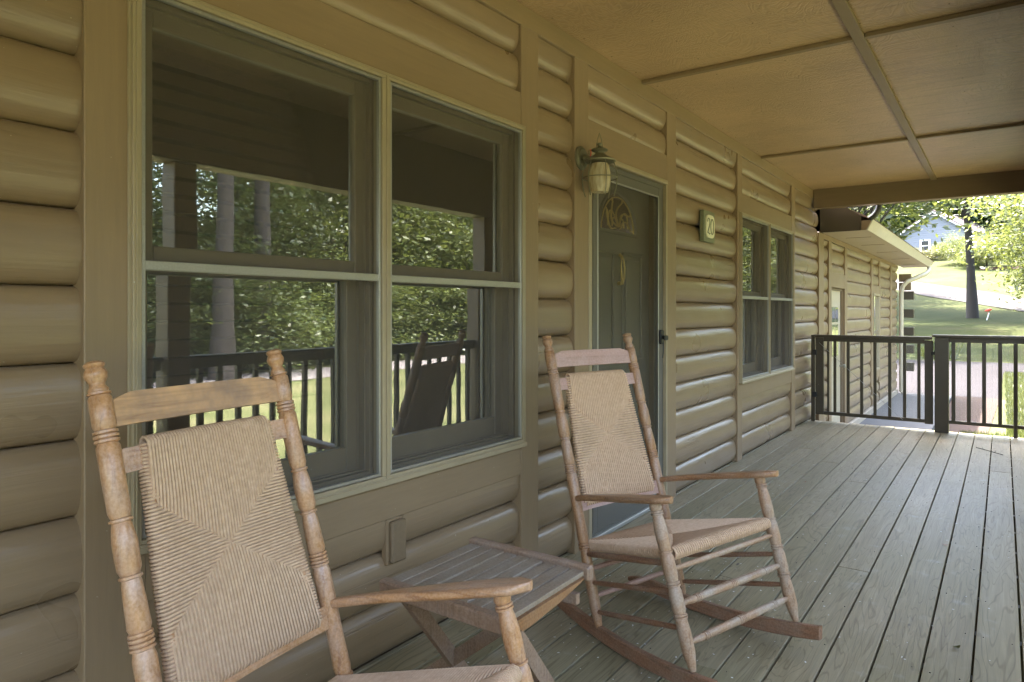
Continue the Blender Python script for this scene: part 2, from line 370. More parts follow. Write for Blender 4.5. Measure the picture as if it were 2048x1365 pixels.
drape('front_path','brickpath',[(1.0,12,1.62,12),(.95,17,1.75,17)],.020,kind='structure')
drape('hill_drive','gravel',[(-22,86,-19,91),(-9,74.5,-8,79),(-1,63,1,68),(3.5,56,5.5,60),(12,48,14,53)],.05,kind='structure')
drape('mulch_bed','mulch',[(-.2,84,3,84),(0,86.5,6,86.5)],.05,kind='structure')
MB().box(-.3,.95,8.92,16.7,-.62,-.47).build('concrete_apron','concrete',kind='structure')
MB().box(-.0,1.25,8.52,8.95,-.5,-.07,.01).build('porch_step','concrete',label='pale concrete step just below the far end of the deck',category='step')

# grass blades near the porch, seen through the railing
def blades(name,n,x0,x1,y0,y1,h,excl=None):
    x=rng.uniform(x0,x1,n); y=y0+(y1-y0)*rng.uniform(0,1,n)**1.4
    if excl is not None:
        k=~excl(x,y); x=x[k];y=y[k]; n=len(x)
    z=np.array([gz(a,b) for a,b in zip(x,y)]); a=rng.uniform(0,6.28,n); hh=h*rng.uniform(.5,1.2,n); w=.006+.004*(y-y0)/(y1-y0)
    dx=np.cos(a)*w; dy=np.sin(a)*w; lx=rng.normal(0,.35,n)*hh; ly=rng.normal(0,.35,n)*hh
    v=np.stack([np.stack([x-dx,y-dy,z],1),np.stack([x+dx,y+dy,z],1),np.stack([x+lx,y+ly,z+hh],1)],1).reshape(-1,3)
    f=np.arange(3*n).reshape(n,3); return npmesh(name,v,f,'blade',kind='stuff',label='short sunlit green grass right of the driveway',category='grass')
blades('grass',90000,1.0,4.2,9.0,24.0,.09,lambda x,y:(x<1.85-.0*y)&((y>12))|((x<1.3)))

# ---------------------------------------------------------------- log house
CP=.1885
house=thing('log_house',(0,0,0),'tan painted log-sided house with covered porch and attached garage wing','house',kind=None)
def logmesh(y0,y1,z0,z1,crown,valley,step,seed):
    r=random.Random(seed); zc=(round(z0/CP)+.5)*CP if z1-z0>CP*.9 else None
    base=math.floor((z0+.01)/CP)*CP
    ss=[0,.005,.02,.05,.10,.18,.28,.40,.52,.64,.75,.84,.91,.96,.985,.996,1]
    ss=[s for s in ss if z0-.0005<=base+s*CP<=z1+.0005]
    for e in (z0,z1):
        s_=(e-base)/CP
        if 0<s_<1 and all(abs(s_-q)>.01 for q in ss): ss.append(s_)
    ss.sort(); ny=max(2,int((y1-y0)/step)+1); v=[];f=[]
    ph=[r.uniform(0,6.3) for _ in range(6)]; cr=crown+r.uniform(-.004,.003); sk=r.uniform(-.35,.35); fl=r.uniform(2.25,2.8)
    for j in range(ny):
        y=y0+(y1-y0)*j/(ny-1)
        for s_ in ss:
            t=2*s_-1; t=t+sk*.25*(1-t*t)
            k=max(0,1-abs(t)**fl)**.5
            wob=.0022*math.sin(3.1*y+ph[0]+2*s_)+.0016*math.sin(7.3*y+ph[1]-3*s_)+.001*math.sin(17*y+ph[2]+5*s_)
            x=valley+(cr-valley)*k+wob*k*.8; z=base+.001+s_*(CP-.002)+.0012*math.sin(2.3*y+ph[3])*(1 if s_ in(0,1) else .3)
            v.append((x,y,z))
    n=len(ss)
    for j in range(ny-1):
        for i in range(n-1): f.append([j*n+i,(j+1)*n+i,(j+1)*n+i+1,j*n+i+1])
    # closed ends and back
    b=len(v)
    for j in (0,ny-1):
        for s_ in (ss[0],ss[-1]): v.append((valley-.012,y0 if j==0 else y1,base+s_*CP))
    f.append([i for i in range(n)]+[b+1,b]); f.append([(ny-1)*n+i for i in range(n)][::-1]+[b+2,b+3])
    f.append([j*n for j in range(ny)]+[b+2,b]); f.append([j*n+n-1 for j in range(ny)][::-1]+[b+1,b+3])
    m=MB(); m.v=v; m.f=f; return m
def logs(y0,y1,z0,z1,crown=-.011,valley=-.060,step=.06,mat='log'):
    i=math.floor((z0+.002)/CP)
    while i*CP<z1-.01:
        a=max(z0,i*CP); b=min(z1,(i+1)*CP)
        if b-a>.015: logmesh(y0,y1,a,b,crown,valley,step,hash((round(y0,2),i))&0xffff).build('log',mat,house,smooth=50)
        i+=1
FR=2.574; CE=2.672
logs(-5.0,.752,0,FR,step=.06)
logs(.90,2.60,0,.505); logs(.90,2.60,2.262,FR)
logs(2.744,3.085,0,FR,step=.04)
logs(3.23,4.286,2.285,FR)
logs(4.437,5.765,0,FR)
logs(5.89,7.565,0,.51); logs(5.89,7.565,2.25,FR)
logs(7.715,8.88,0,2.83)
T=-.064
def trim(y0,y1,z0,z1,x1=0,vert=True,name='trim_board',x0=T,mat=None): return MB().box(x0,x1,y0,y1,z0,z1,.0025).build(name,mat or ('trim' if vert else 'trimh'),house)
trim(.752,.898,0,FR); trim(2.600,2.744,0,FR); trim(3.085,3.23,0,FR); trim(4.286,4.437,0,FR); trim(5.765,5.888,0,FR); trim(7.567,7.714,0,FR)
trim(-5.0,8.60,FR,CE,vert=False,name='frieze_board')
trim(.898,2.600,2.10,2.262,-.002,False); trim(.898,2.600,.505,.66,-.002,False)
trim(3.23,4.286,2.118,2.285,-.002,False); trim(5.888,7.567,2.09,2.25,-.002,False); trim(5.888,7.567,.51,.66,-.002,False)
# sheathing behind (closed wall with openings)
def back(y0,y1,z0,z1): MB().box(-.16,-.067,y0,y1,z0,z1).build('wall_sheathing','fill',house)
back(-5.0,.89,-.3,2.7); back(.89,2.58,-.3,.68); back(.89,2.58,2.08,2.7); back(2.58,3.29,-.3,2.7); back(3.29,4.225,2.07,2.7); back(3.29,4.225,-.3,.0)
back(4.225,5.86,-.3,2.7); back(5.86,7.54,-.3,.68); back(5.86,7.54,2.07,2.7); back(7.54,8.9,-.3,2.9)
# rooms
MB().box(-4.2,-4.0,-5.0,8.9,-.3,2.7).build('room_wall','room',house); MB().box(-4.0,-.16,-5.0,8.9,-.3,-.02).build('room_floor','room',house)
MB().box(-4.0,-.16,-5.0,8.9,2.68,2.72).build('room_ceiling','room',house); MB().box(-4,-.16,-5.1,-5.0,-.3,2.7).build('room_wall','room',house)
MB().box(-4,-.16,2.9,3.0,-.02,2.68).build('room_wall','room',house); MB().box(-4,-.16,8.8,8.88,-.02,2.68).build('room_wall','room',house)

def window(y0,y1,z0,z1,mull,blind,glass='glass'):
    w=thing('window',((0),(y0+y1)/2,z0),None,None); w.parent=house; w['_loc']=(0,(y0+y1)/2,z0)
    m=MB(); fw=.022
    X0,X1=-.03,.018
    def ring(m,a,b,c,d,x0,x1,t,b_=.0015,tb=None,tt=None):
        tb=tb or t; tt=tt or t
        m.box(x0,x1,a,a+t,c,d,b_);m.box(x0,x1,b-t,b,c,d,b_);m.box(x0,x1,a+t,b-t,c,c+tb,b_);m.box(x0,x1,a+t,b-t,d-tt,d,b_)
    ring(m,y0,y1,z0,z1,X0,X1,fw); ring(m,y0-.006,y1+.006,z0-.006,z1+.006,-.0015,.007,.008,.001)
    ring(m,y0+.007,y1-.007,z0+.007,z1-.007,.018,.022,.004,.0005)
    m.box(X0,X1,mull-.020,mull+.020,z0+fw,z1-fw,.0015); m.box(.018,.023,mull-.003,mull+.003,z0+.01,z1-.01,.001)
    m.box(.018,.026,y0+.0,y1,z0-.012,z0+.008,.002)
    m.build('window_frame','frame',w)
    for a,b in ((y0+fw,mull-.020),(mull+.020,y1-fw)):
        # deep jamb lining
        m=MB(); c,d=z0+fw,z1-fw
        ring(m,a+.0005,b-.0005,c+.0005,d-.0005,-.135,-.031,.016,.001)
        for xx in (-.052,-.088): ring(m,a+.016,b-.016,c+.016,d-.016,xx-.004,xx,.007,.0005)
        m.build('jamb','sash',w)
        s=MB(); ring(s,a+.002,b-.002,c+.002,d-.002,-.004,.012,.010,.001); s.box(-.006,.010,a+.010,b-.010,1.362,1.388,.002)
        so_=s.build('screen_frame','alu',w)
        MB().quad((.001,a+.006,c+.006),(.001,b-.006,c+.006),(.001,b-.006,d-.006),(.001,a+.006,d-.006)).build('insect_screen','screen',w)
        zm=1.385
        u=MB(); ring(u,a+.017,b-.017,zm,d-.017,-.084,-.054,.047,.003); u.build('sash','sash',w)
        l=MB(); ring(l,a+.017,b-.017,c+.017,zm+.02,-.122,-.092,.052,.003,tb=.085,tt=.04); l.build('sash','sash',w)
        for (z_0,z_1,x) in ((zm+.045,d-.062,-.070),(c+.10,zm-.018,-.108)):
            MB().box(x-.002,x+.002,a+.062,b-.062,z_0,z_1).build('pane',glass,w)
        if blind:
            zz=c+.05
            while zz<d-.03:
                MB().xf(Matrix()).box(-.026,.026,a+.03,b-.03,-.0015,.0015).xf(Matrix.Translation((-.185,0,zz))@Matrix.Rotation(R(58),4,'Y')).build('blind_slat','blind',w)
                zz+=.053
        else:
            MB().box(-.32,-.30,a+.05,a+.22,c,d).build('curtain','white',w)
window(.858,2.612,.650,2.105,1.735,True)
window(5.815,7.585,.655,2.088,6.68,False,'glassw')

# entry door behind an aluminium storm door
dr=thing('entry_door',(-.1,3.76,.03),None,None); dr.parent=house; dr['_loc']=(-.1,3.76,.03)
m=MB().box(-.135,-.10,3.30,4.22,.03,2.055)
m.build('door_slab','door',dr)
m=MB()
def panel(a,b,c,d):
    m.box(-.1005,-.088,a,b,c,c+.022,.006);m.box(-.1005,-.088,a,b,d-.022,d,.006);m.box(-.1005,-.088,a,a+.022,c+.022,d-.022,.006);m.box(-.1005,-.088,b-.022,b,c+.022,d-.022,.006); m.box(-.1005,-.091,a+.045,b-.045,c+.045,d-.045,.008)
panel(3.43,3.71,.95,1.62);panel(3.82,4.10,.95,1.62);panel(3.43,3.71,.18,.82);panel(3.82,4.10,.18,.82); m.build('door_panel','door',dr)
m=MB(); cy,cz=3.77,1.735
arc=lambda r,n=20,a0=0,a1=180:[(-.098,cy+r*math.cos(R(a0+(a1-a0)*i/n)),cz+r*.98*math.sin(R(a0+(a1-a0)*i/n))) for i in range(n+1)]
m.tube(arc(.25),.012,6); m.tube([(-.098,cy-.262,cz-.004),(-.098,cy+.262,cz-.004)],.012,6); m.build('fan_light_frame','door',dr)
MB().prism([(p[1],p[2]) for p in arc(.245)],0,-.1005,-.0985).build('fan_light_glass','glass',dr)
m=MB(); m.tube(arc(.215,20),.0045,4)
for a in (20,50,90,130,160):
    q=[]
    for i in range(9):
        t=i/8; rr=.03+.17*t; an=R(a+18*math.sin(t*5)); q.append((-.096,cy+rr*math.cos(an),cz+.012+rr*math.sin(an)))
    m.tube(q,.004,4)
for rr in (.07,.12): m.tube([(-.096,cy+rr*1.1*math.cos(R(180*i/14)),cz+.03+rr*.8*abs(math.sin(R(180*i/14*2)))) for i in range(15)],.0025,4)
m.build('leaded_tracery','gold',dr)
kn=MB(); kn.tube([(-.09,3.775,1.60),(-.075,3.775,1.585),(-.072,3.775,1.57)],.010,8)
kn.tube([(-.07,3.762,1.572),(-.068,3.752,1.52),(-.068,3.757,1.46),(-.07,3.775,1.425),(-.068,3.793,1.46),(-.068,3.798,1.52),(-.07,3.788,1.572)],[.004,.006,.007,.009,.007,.006,.004],8)
kn.tube([(-.10,3.775,1.425),(-.08,3.775,1.425)],.012,8); kn.build('door_knocker','gold',dr,smooth=60)
st=thing('storm_door',(-.02,3.76,.03),None,None); st.parent=house; st['_loc']=(-.02,3.76,.03)
def ring2(a,b,c,d,x0,x1,t,tb=None,bb=.002):
    q=MB(); tb=tb or t; q.box(x0,x1,a,a+t,c,d,bb);q.box(x0,x1,b-t,b,c,d,bb);q.box(x0,x1,a+t,b-t,c,c+tb,bb);q.box(x0,x1,a+t,b-t,d-t,d,bb); return q
ring2(3.268,4.262,.02,2.085,-.05,-.018,.032,.02).build('outer_frame','alud',st)
ring2(3.302,4.228,.045,2.05,-.045,-.012,.052,.16).build('door_frame','alud',st)
ring2(3.352,4.178,.20,2.0,-.016,-.010,.010,.012).build('glazing_bead','alu',st)
MB().box(-.030,-.029,3.354,4.176,.205,1.998).build('insect_screen','screend',st)
h=MB(); h.box(-.012,.006,4.175,4.225,1.045,1.135,.006); h.box(.006,.040,4.19,4.205,1.075,1.10,.004); h.box(.034,.044,4.15,4.205,1.07,1.10,.004); h.tube([(.01,4.20,1.05),(.016,4.19,1.0),(.012,4.185,.955)],.003,6); h.build('handle','black',st)
MB().box(-.05,.008,3.23,4.286,2.088,2.117,.004).build('door_head_trim','frame',house); MB().box(-.05,.004,3.2305,3.266,.0,2.087,.003).build('door_side_trim','frame',house); MB().box(-.05,.004,4.264,4.2855,.0,2.087,.003).build('door_side_trim','frame',house)
MB().box(-.13,-.001,3.266,4.264,.003,.0265,.003).build('threshold','alu',house)

# ceiling: plywood panels and battens, beams
ZC=2.672
xs=[(-.0,1.20),(1.20,2.14)]; ys=[(-5.0,-3.66),(-3.66,-1.14),(-1.14,1.38),(1.38,3.90),(3.90,6.44),(6.44,8.60)]
for i,(a,b) in enumerate(xs):
    for j,(c,d) in enumerate(ys):
        MB().box((a if i else -.05)+.001,b-.001,c+.001,d-.001,ZC+.0005,ZC+.012).build('ceiling_panel','ply',house)
for y in (-3.66,-1.14,1.38,3.90,6.44):
    MB().box(.002,1.171,y-.010,y+.030,ZC-.022,ZC-.001,.002).build('ceiling_batten','trimh',house); MB().box(1.229,1.988,y-.010,y+.030,ZC-.022,ZC-.001,.002).build('ceiling_batten','trimh',house)
nm=MB()
for y_ in np.arange(-.9,8.5,.31):
    for x_ in (.03,.41,.80,1.17,1.23,1.60,1.96): nm.box(x_-.003,x_+.003,y_-.003,y_+.003,ZC-.0006,ZC+.0006)
nm.build('nail_head','fill',house,kind='stuff')
MB().box(1.172,1.228,-5.0,8.56,ZC-.0225,ZC-.001,.003).build('ceiling_batten','trimh',house)
MB().box(.002,2.14,8.57,8.70,2.452,ZC+.02,.004).build('end_beam','beam',house)
MB().box(1.99,2.15,-5.0,8.568,2.14,ZC+.02,.004).build('outer_beam','beam',house)
MB().box(.002,2.2,-5.1,-5.0,2.3,ZC+.02,.004).build('end_beam','beam',house)  # unseen porch stretch behind the camera, lengthened to cut light from that end
for y in (-3.7,-.75,2.2,5.15,8.35): MB().box(2.0,2.14,y-.07,y+.07,-.4,2.139,.006).build('porch_post','beam',house)
# main roof
r=MB(); r.prism([(2.55,2.69),(2.55,2.80),(-3.4,5.2),(-9.2,2.80),(-9.2,2.69),(-3.4,5.06)],1,-5.6,8.85); r.build('roof','shingle',house)
MB().box(-8.8,-8.65,-5.0,8.9,-.6,2.9).build('wall','fill',house); MB().prism([(-8.8,-.6),(2.2,2.69),(-3.4,4.99),(-8.8,2.8)][0:0] or [(-8.65,-.6),(-.17,-.6),(-.17,3.6),(-3.4,4.95),(-8.65,2.95)],1,8.66,8.72).build('gable_wall','fill',house)
MB().prism([(2.14,2.70),(2.14,2.78),(-.0,3.62),(-.0,2.70)],1,8.60,8.66).build('gable_wall','fill',house)
# gutter elbow under the porch beam end
el=[(.66,8.76,2.46),(.655,8.76,2.42),(.635,8.76,2.375),(.60,8.76,2.335),(.56,8.76,2.31)]
MB().tube(el,.040,10,True,(1,.8)).build('downspout_elbow','black',house,smooth=50)

# ---- garage wing, same wall line
ga=[9.15,9.412]; GB=-.1885*2+.0
G0=-.377
logs(9.15,9.465,G0,2.14,step=.1); logs(9.63,10.555,1.76,2.14,step=.15); logs(10.735,12.93,G0,2.15,step=.15)
logs(13.12,13.82,1.70,2.15,step=.15); logs(13.12,13.82,G0,.09,step=.15); logs(14.0,15.34,G0,2.15,step=.15); logs(15.6,16.5,G0,2.15,step=.15)
for a,b,z0 in ((8.88,9.15,-.46),(9.465,9.63,-.46),(10.555,10.735,-.46),(12.93,13.12,.0),(13.82,14.0,.0),(15.34,15.6,.0)): trim(a,b,z0,2.15 if a>9 else 2.21,.0)
trim(9.15,16.5,2.15,2.215,vert=False,name='frieze_board'); trim(9.63,10.555,1.57,1.76,-.002,False); trim(13.12,13.82,1.56,1.70,-.002,False); trim(13.12,13.82,.09,.22,-.002,False)
def gback(a,b,c,d): MB().box(-.16,-.067,a,b,c,d).build('wall_sheathing','fill',house)
gback(8.9,9.63,-.5,2.2);gback(9.63,10.555,1.6,2.2);gback(10.555,13.12,-.5,2.2);gback(13.12,13.82,-.5,.2);gback(13.12,13.82,1.6,2.2);gback(13.82,16.45,-.5,2.2)
MB().box(-.15,.002,10.74,16.48,-.56,-.379,.004).build('foundation','found',house)
gd=thing('garage_side_door',(-.04,10.1,-.4),None,None); gd.parent=house; gd['_loc']=(-.04,10.1,-.4)
MB().box(-.10,-.055,9.68,10.51,-.42,1.55).build('door_slab','gutter',gd)
q=MB(); q.box(-.055,-.035,9.635,9.68,-.42,1.565,.002);q.box(-.055,-.035,10.51,10.55,-.42,1.565,.002);q.box(-.055,-.035,9.68,10.51,1.535,1.565,.002);q.build('door_frame','beam',gd)
q=MB(); q.box(-.056,-.048,9.86,10.33,.62,1.34,.003); q.build('door_light_frame','gutter',gd)
for i in range(3):
    for j in range(2): MB().box(-.0478,-.044,9.89+.22*j,10.08+.22*j,.65+.23*i,.85+.23*i).build('pane','glass',gd)
q=MB(); q.tube([(-.05,10.43,.50),(-.0,10.43,.50)],.012,8); q.tube([(-.0,10.43,.50),(.028,10.43,.50)],.026,10); q.build('handle','alu',gd)
gw=thing('garage_window',(-.03,13.47,.22),None,None); gw.parent=house; gw['_loc']=(-.03,13.47,.22)
ring2(13.12,13.82,.22,1.56,-.04,.012,.035).build('window_frame','frame',gw); ring2(13.156,13.784,.86,.92,-.045,-.02,.03).build('sash','sash',gw)
MB().box(-.03,-.026,13.156,13.784,.256,1.524).build('pane','glass',gw); MB().box(-.12,-.10,13.13,13.81,.23,1.55).build('curtain','siding',gw)
MB().box(-.002,.02,13.42,13.50,-.12,.0,.004).build('outlet_box','frame',house)
# eave with fascia and gutter
MB().box(.0,.50,8.97,17.4,2.216,2.226).build('soffit','soffit',house)
for y in (9.9,11.1,12.6,14.4,16.2): MB().box(.12,.42,y,y+.018,2.2125,2.2155).build('soffit_vent','beam',house)
MB().prism([(.0,2.205),(.445,2.205),(.445,2.375),(.27,2.50),(.0,2.58)],1,8.93,8.965).build('eave_end_board','dark',house)
MB().prism([(.452,2.205),(.505,2.205),(.565,2.315),(.452,2.315)],1,8.915,8.966).build('gutter_end','beam',house)
MB().prism([(.502,2.207),(.512,2.207),(.572,2.325),(.562,2.325)],1,8.967,17.5).build('gutter','gutter',house)
MB().prism([(.562,2.322),(.582,2.330),(-.6,2.95),(-.6,2.90)],1,8.967,17.6).build('garage_roof','shingle',house)
MB().prism([(-.6,2.90),(-.6,2.95),(-6.5,2.20),(-6.5,2.14)][::-1],1,8.97,17.6).build('garage_roof','shingle',house)
MB().box(-6.5,-6.35,8.9,16.6,-.6,2.16).build('wall','fill',house); MB().prism([(-6.4,-.6),(-.06,-.6),(-.06,2.25),(-.6,2.88),(-6.4,2.16)],1,16.45,16.6).build('gable_wall','fill',house)
ds=[(.50,17.3,2.22),(.50,17.25,2.13),(.46,17.1,2.06),(.30,16.8,1.96),(.16,16.58,1.88),(.09,16.50,1.78),(.065,16.47,1.65),(.065,16.47,-.42),(.12,16.44,-.455)]
MB().tube(ds,.052,10,True,(1,.8)).build('downspout','gutter',house,smooth=50)
for i,z in enumerate((1.50,1.12,.745,.37,0.0)):
    MB().box(.02,.275,16.60,16.78,z,z+.175,.004).build('log_end','dark',house)  # shade on the end faces put in as dark paint
for z in (1.70,1.88): MB().box(.0,.22,16.62,16.80,z,z+.16,.004).build('log_end','beam',house)

# ---------------------------------------------------------------- deck
deck=thing('porch_deck',(0,0,0),'weathered grey-green timber porch floor of long boards',None,kind='structure')
x0=1.8575; w=.1445; k=0
cuts={11:[3.1],9:[4.57,1.7],8:[6.2],7:[3.24],6:[2.38,5.6],5:[.9,7.0],4:[3.7],3:[4.9],2:[6.0],1:[2.6],0:[6.6],10:[6.7]}
for i in range(-2,14):
    xb=x0-i*w; xa=xb-w
    if i==13: xa=-.05
    seg=[-5.0]+sorted(cuts.get(i,[]))+[8.5]
    for a,b in zip(seg,seg[1:]):
        gp=random.uniform(.0030,.0046); dz=random.uniform(-.0015,.0012)
        MB().box(xa+gp,xb-gp,a+.0015,b-.0015,-.030+dz,dz,.0018).build('deck_board','deck',deck)
for y in np.arange(-4.9,8.5,.41): MB().box(-.05,2.14,y,y+.04,-.22,-.0325).build('joist','dark',deck)
MB().box(-.05,2.15,8.455,8.495,-.25,-.0325).build('rim_joist','beam',deck)
# nail heads
nm=MB()
for i in range(-1,13):
    for y in np.arange(-.5,8.5,.41):
        for o in (.028,.117):
            X_=x0-i*w-w+o+random.uniform(-.004,.004); Y_=y+.02+random.uniform(-.006,.006)
            nm.box(X_-.0018,X_+.0018,Y_-.0018,Y_+.0018,-.002,.001) if random.random()<.6 else None
nm.build('nail_head','black',deck,kind='stuff')
# litter: pale flecks, twig
fl=MB()
for _ in range(420):
    if random.random()<.55: X_=random.uniform(.25,1.1); Y_=random.uniform(1.5,3.6)
    else: X_=random.uniform(.05,1.9); Y_=random.uniform(1.2,8.3)
    a=random.uniform(0,3.1); l=random.uniform(.002,.007); q=random.uniform(.0015,.004)
    p=[(X_+l*math.cos(a+t)*(1 if j%2==0 else q/l),Y_+l*math.sin(a+t)*(1 if j%2==0 else q/l),.0028) for j,t in enumerate((0,1.57,3.14,4.71))]
    fl.quad(*p)
fl.build('deck_litter','white',label='tiny pale flecks scattered over the deck boards',category='debris',kind='stuff')
for i,(x_,y_,lb) in enumerate(((1.55,4.35,'small curled dry leaf lying on the deck midway to the gate'),(.62,5.35,'tiny brown leaf on the deck near the second window'),(1.12,7.75,'small dry leaf on the deck just before the gate'),(1.66,3.05,'small olive leaf sprig on the deck at the right edge'))):
    q=MB(); a=i*1.3
    for j in range(4):
        t0,t1=j/4,(j+1)/4; w0=.010*math.sin(math.pi*t0)+.0005; w1=.010*math.sin(math.pi*t1)+.0005
        P_=lambda t,w_:(x_+(t-.5)*.035*math.cos(a)-w_*math.sin(a),y_+(t-.5)*.035*math.sin(a)+w_*math.cos(a),.005+.006*(2*t-1)**2)
        q.quad(P_(t0,-w0),P_(t1,-w1),P_(t1,w1),P_(t0,w0))
    q.build('dry_leaf','leafy' if i==3 else 'rocker',label=lb,category='leaf',group='leaves fallen on the deck')
tw=MB(); tw.tube([(1.60,7.62,.006),(1.69,7.50,.008),(1.80,7.36,.006)],.0028,5); tw.tube([(1.66,7.53,.007),(1.645,7.64,.008)],.002,5); tw.tube([(1.74,7.44,.007),(1.75,7.53,.007)],.002,5)
tw.build('twig','bark',label='small forked dry twig lying on the deck near the end railing',category='twig')

# ---------------------------------------------------------------- gate, railing
YG=8.42
gate=thing('porch_gate',(.6,YG,.08),'dark brown wooden gate with diagonal brace wire closing the far end of the porch','gate')
def G(x0,x1,z0,z1,name,y0=YG-.02,y1=YG+.018): return MB().box(x0,x1,y0,y1,z0,z1,.003).build(name,'dark',gate)
G(.060,.145,.085,.955,'stile'); G(1.130,1.205,.075,.95,'stile')
G(.040,1.195,.958,.990,'top_rail',YG-.045,YG+.04); G(.1455,1.1295,.915,.957,'top_rail'); G(.1455,1.1295,.085,.122,'bottom_rail')
for a in (.180,.245,.382,.517,.648,.790,.930,1.062):
    G(a,a+(.022 if a<.2 else .030),.1225,.9145,'picket',YG-.012,YG+.016)
MB().tube([(.10,YG-.028,.90),(.93,YG-.028,.10)],.0022,5).build('brace_wire','wire',gate)
q=MB()
for i in range(83): x=.148+i*.0119; q.box(x-.0006,x+.0006,YG+.0170,YG+.0182,.09,.95)
for i in range(70): z=.10+i*.0120; q.box(.147,1.129,YG+.0184,YG+.0196,z-.0006,z+.0006)
q.build('wire_mesh','wire',gate,kind='stuff')
for z in (.28,.76): MB().box(.028,.075,YG-.03,YG-.0205,z,z+.06,.002).build('hinge','black',gate)
MB().box(1.19,1.222,YG-.034,YG-.0215,.80,.835,.004).build('latch','black',gate)
MB().box(.012,.052,YG-.02,YG+.02,.0025,.985,.004).build('hinge_post','dark',label='thin dark hinge post against the log wall beside the gate',category='post')
rl=thing('end_railing',(1.6,YG,.0),'dark brown baluster railing with wire mesh right of the gate','railing')
def Rr(x0,x1,z0,z1,name,y0=YG-.015,y1=YG+.02): return MB().box(x0,x1,y0,y1,z0,z1,.003).build(name,'dark',rl)
Rr(1.222,1.345,.0025,.985,'newel_post',YG-.06,YG+.045); Rr(1.20,2.0,.987,1.012,'top_rail',YG-.07,YG+.05); Rr(1.346,1.998,.935,.985,'top_rail'); Rr(1.346,1.998,.095,.130,'bottom_rail')
for a in (1.368,1.500,1.628,1.760,1.885): Rr(a,a+.034,.1305 if a<1.8 else .0025,.9345,'baluster',YG-.018,YG+.014) if a<1.8 else Rr(a,a+.034,.0025,.9345,'support_leg',YG-.022,YG-.0155)
q=MB()
for i in range(50): x=1.405+i*.0119; q.box(x-.0006,x+.0006,YG+.0210,YG+.0222,.10,.97)
for i in range(71): z=.105+i*.0120; q.box(1.405,1.998,YG+.0224,YG+.0236,z-.0006,z+.0006)
q.build('wire_mesh','wire',rl,kind='stuff')
sr=thing('side_railing',(2.06,3,.0),'dark brown baluster railing along the open side of the porch','railing')
XR=2.07
for a,b in ((-4.9,-3.78),(-3.62,-.83),(-.67,2.12),(2.28,5.07),(5.23,8.27)):
    for z0_,z1_,n_,hw in ((.955,.985,'top_rail',.045),(.905,.954,'top_rail',.018),(.09,.13,'bottom_rail',.018)): MB().box(XR-hw,XR+hw,a+.002,b-.002,z0_,z1_,.003).build(n_,'dark',sr)
    y=a+.07
    while y<b-.04:
        MB().box(XR-.016,XR+.016,y,y+.034,.1305,.9045,.002).build('baluster','dark',sr); y+=.132

# ---------------------------------------------------------------- lantern, plaque, outlet cover
ln=thing('wall_lantern',(.10,3.165,1.834),'green-bronze wall lantern with frosted glass shade and wire cage beside the door','wall lamp')
LX,LY=.102,3.165
def rev(pts,n=20): m=MB(); m.tube([(LX,LY,z) for z,r in pts],[r for z,r in pts],n); return m
MB().tube([(0.0,LY-.02,2.058),(.008,LY-.02,2.058),(.012,LY-.02,2.058),(.018,LY-.02,2.058)],[.062,.062,.050,.046],24).build('wall_plate','patina',ln,smooth=40)
MB().tube([(.016,LY-.018,2.055),(.05,LY-.008,2.052),(LX,LY,2.056)],[.018,.011,.011],10).build('arm','patina',ln,smooth=40)
rev([(2.030,.082),(2.036,.084),(2.044,.070),(2.055,.046),(2.066,.032),(2.074,.022),(2.080,.022),(2.084,.036),(2.090,.044),(2.096,.040),(2.102,.018),(2.108,.010),(2.113,.009),(2.118,.013),(2.124,.013),(2.129,.006)]).build('cap','patina',ln,smooth=40)
rev([(1.872,.044),(1.90,.052),(1.935,.058),(1.97,.0575),(2.0,.051),(2.02,.044)]).build('glass_shade','shade',ln,smooth=60)
rev([(1.836,.020),(1.836,.076),(1.842,.086),(1.848,.084),(1.862,.062),(1.872,.050),(1.874,.02)]).build('base','patina',ln,smooth=40)
c=MB()
for i in range(6):
    a=R(60*i+20); c.tube([(LX+r_*math.cos(a),LY+r_*math.sin(a),z) for z,r_ in ((1.850,.074),(1.885,.084),(1.93,.0905),(1.97,.0895),(2.005,.080),(2.035,.070))],.0030,6)
c.tube([(LX+.0905*math.cos(R(15*i)),LY+.0905*math.sin(R(15*i)),1.945) for i in range(25)],.0030,6); c.build('cage','patina',ln,smooth=60)
MB().tube([(LX,LY-.034,2.086),(LX,LY-.032,2.115),(LX,LY-.018,2.15),(LX,LY,2.178),(LX,LY+.018,2.15),(LX,LY+.032,2.115),(LX,LY+.034,2.086)],.0022,6).build('bail','patina',ln,smooth=60)
MB().tube([(.03,LY+.03,2.06),(.035,LY+.03,2.095),(.03,LY+.033,2.11)],.003,6).build('wire_nut','red',ln)

pl=thing('house_number_plaque',(.02,5.0,1.77),'green wooden house number plaque with cream tile reading 20','plaque')
PY0,PY1,PZ0,PZ1=4.895,5.125,1.768,1.998
MB().box(-.006,.028,PY0,PY1,PZ0,PZ1,.003).build('board','plaqueg',pl)
def rrect(a,b,c,d,r,n=5):
    o=[]
    for cx_,cy_,s_ in ((b-r,d-r,0),(a+r,d-r,90),(a+r,c+r,180),(b-r,c+r,270)):
        for i in range(n+1): an=R(s_+90*i/n); o.append((cx_+r*math.cos(an),cy_+r*math.sin(an)))
    return o
MB().prism(rrect(4.925,5.10,1.800,1.968,.05),0,.0282,.036).build('tile','tile',pl)
dg=MB(); X_=.0372
dg.tube([(X_,4.945,1.915),(X_,4.952,1.935),(X_,4.968,1.943),(X_,4.985,1.935),(X_,4.992,1.912),(X_,4.985,1.89),(X_,4.945,1.832),(X_,4.96,1.836),(X_,4.985,1.826),(X_,5.0,1.832)],.0036,6)
dg.build('digit','plaqueg',pl)
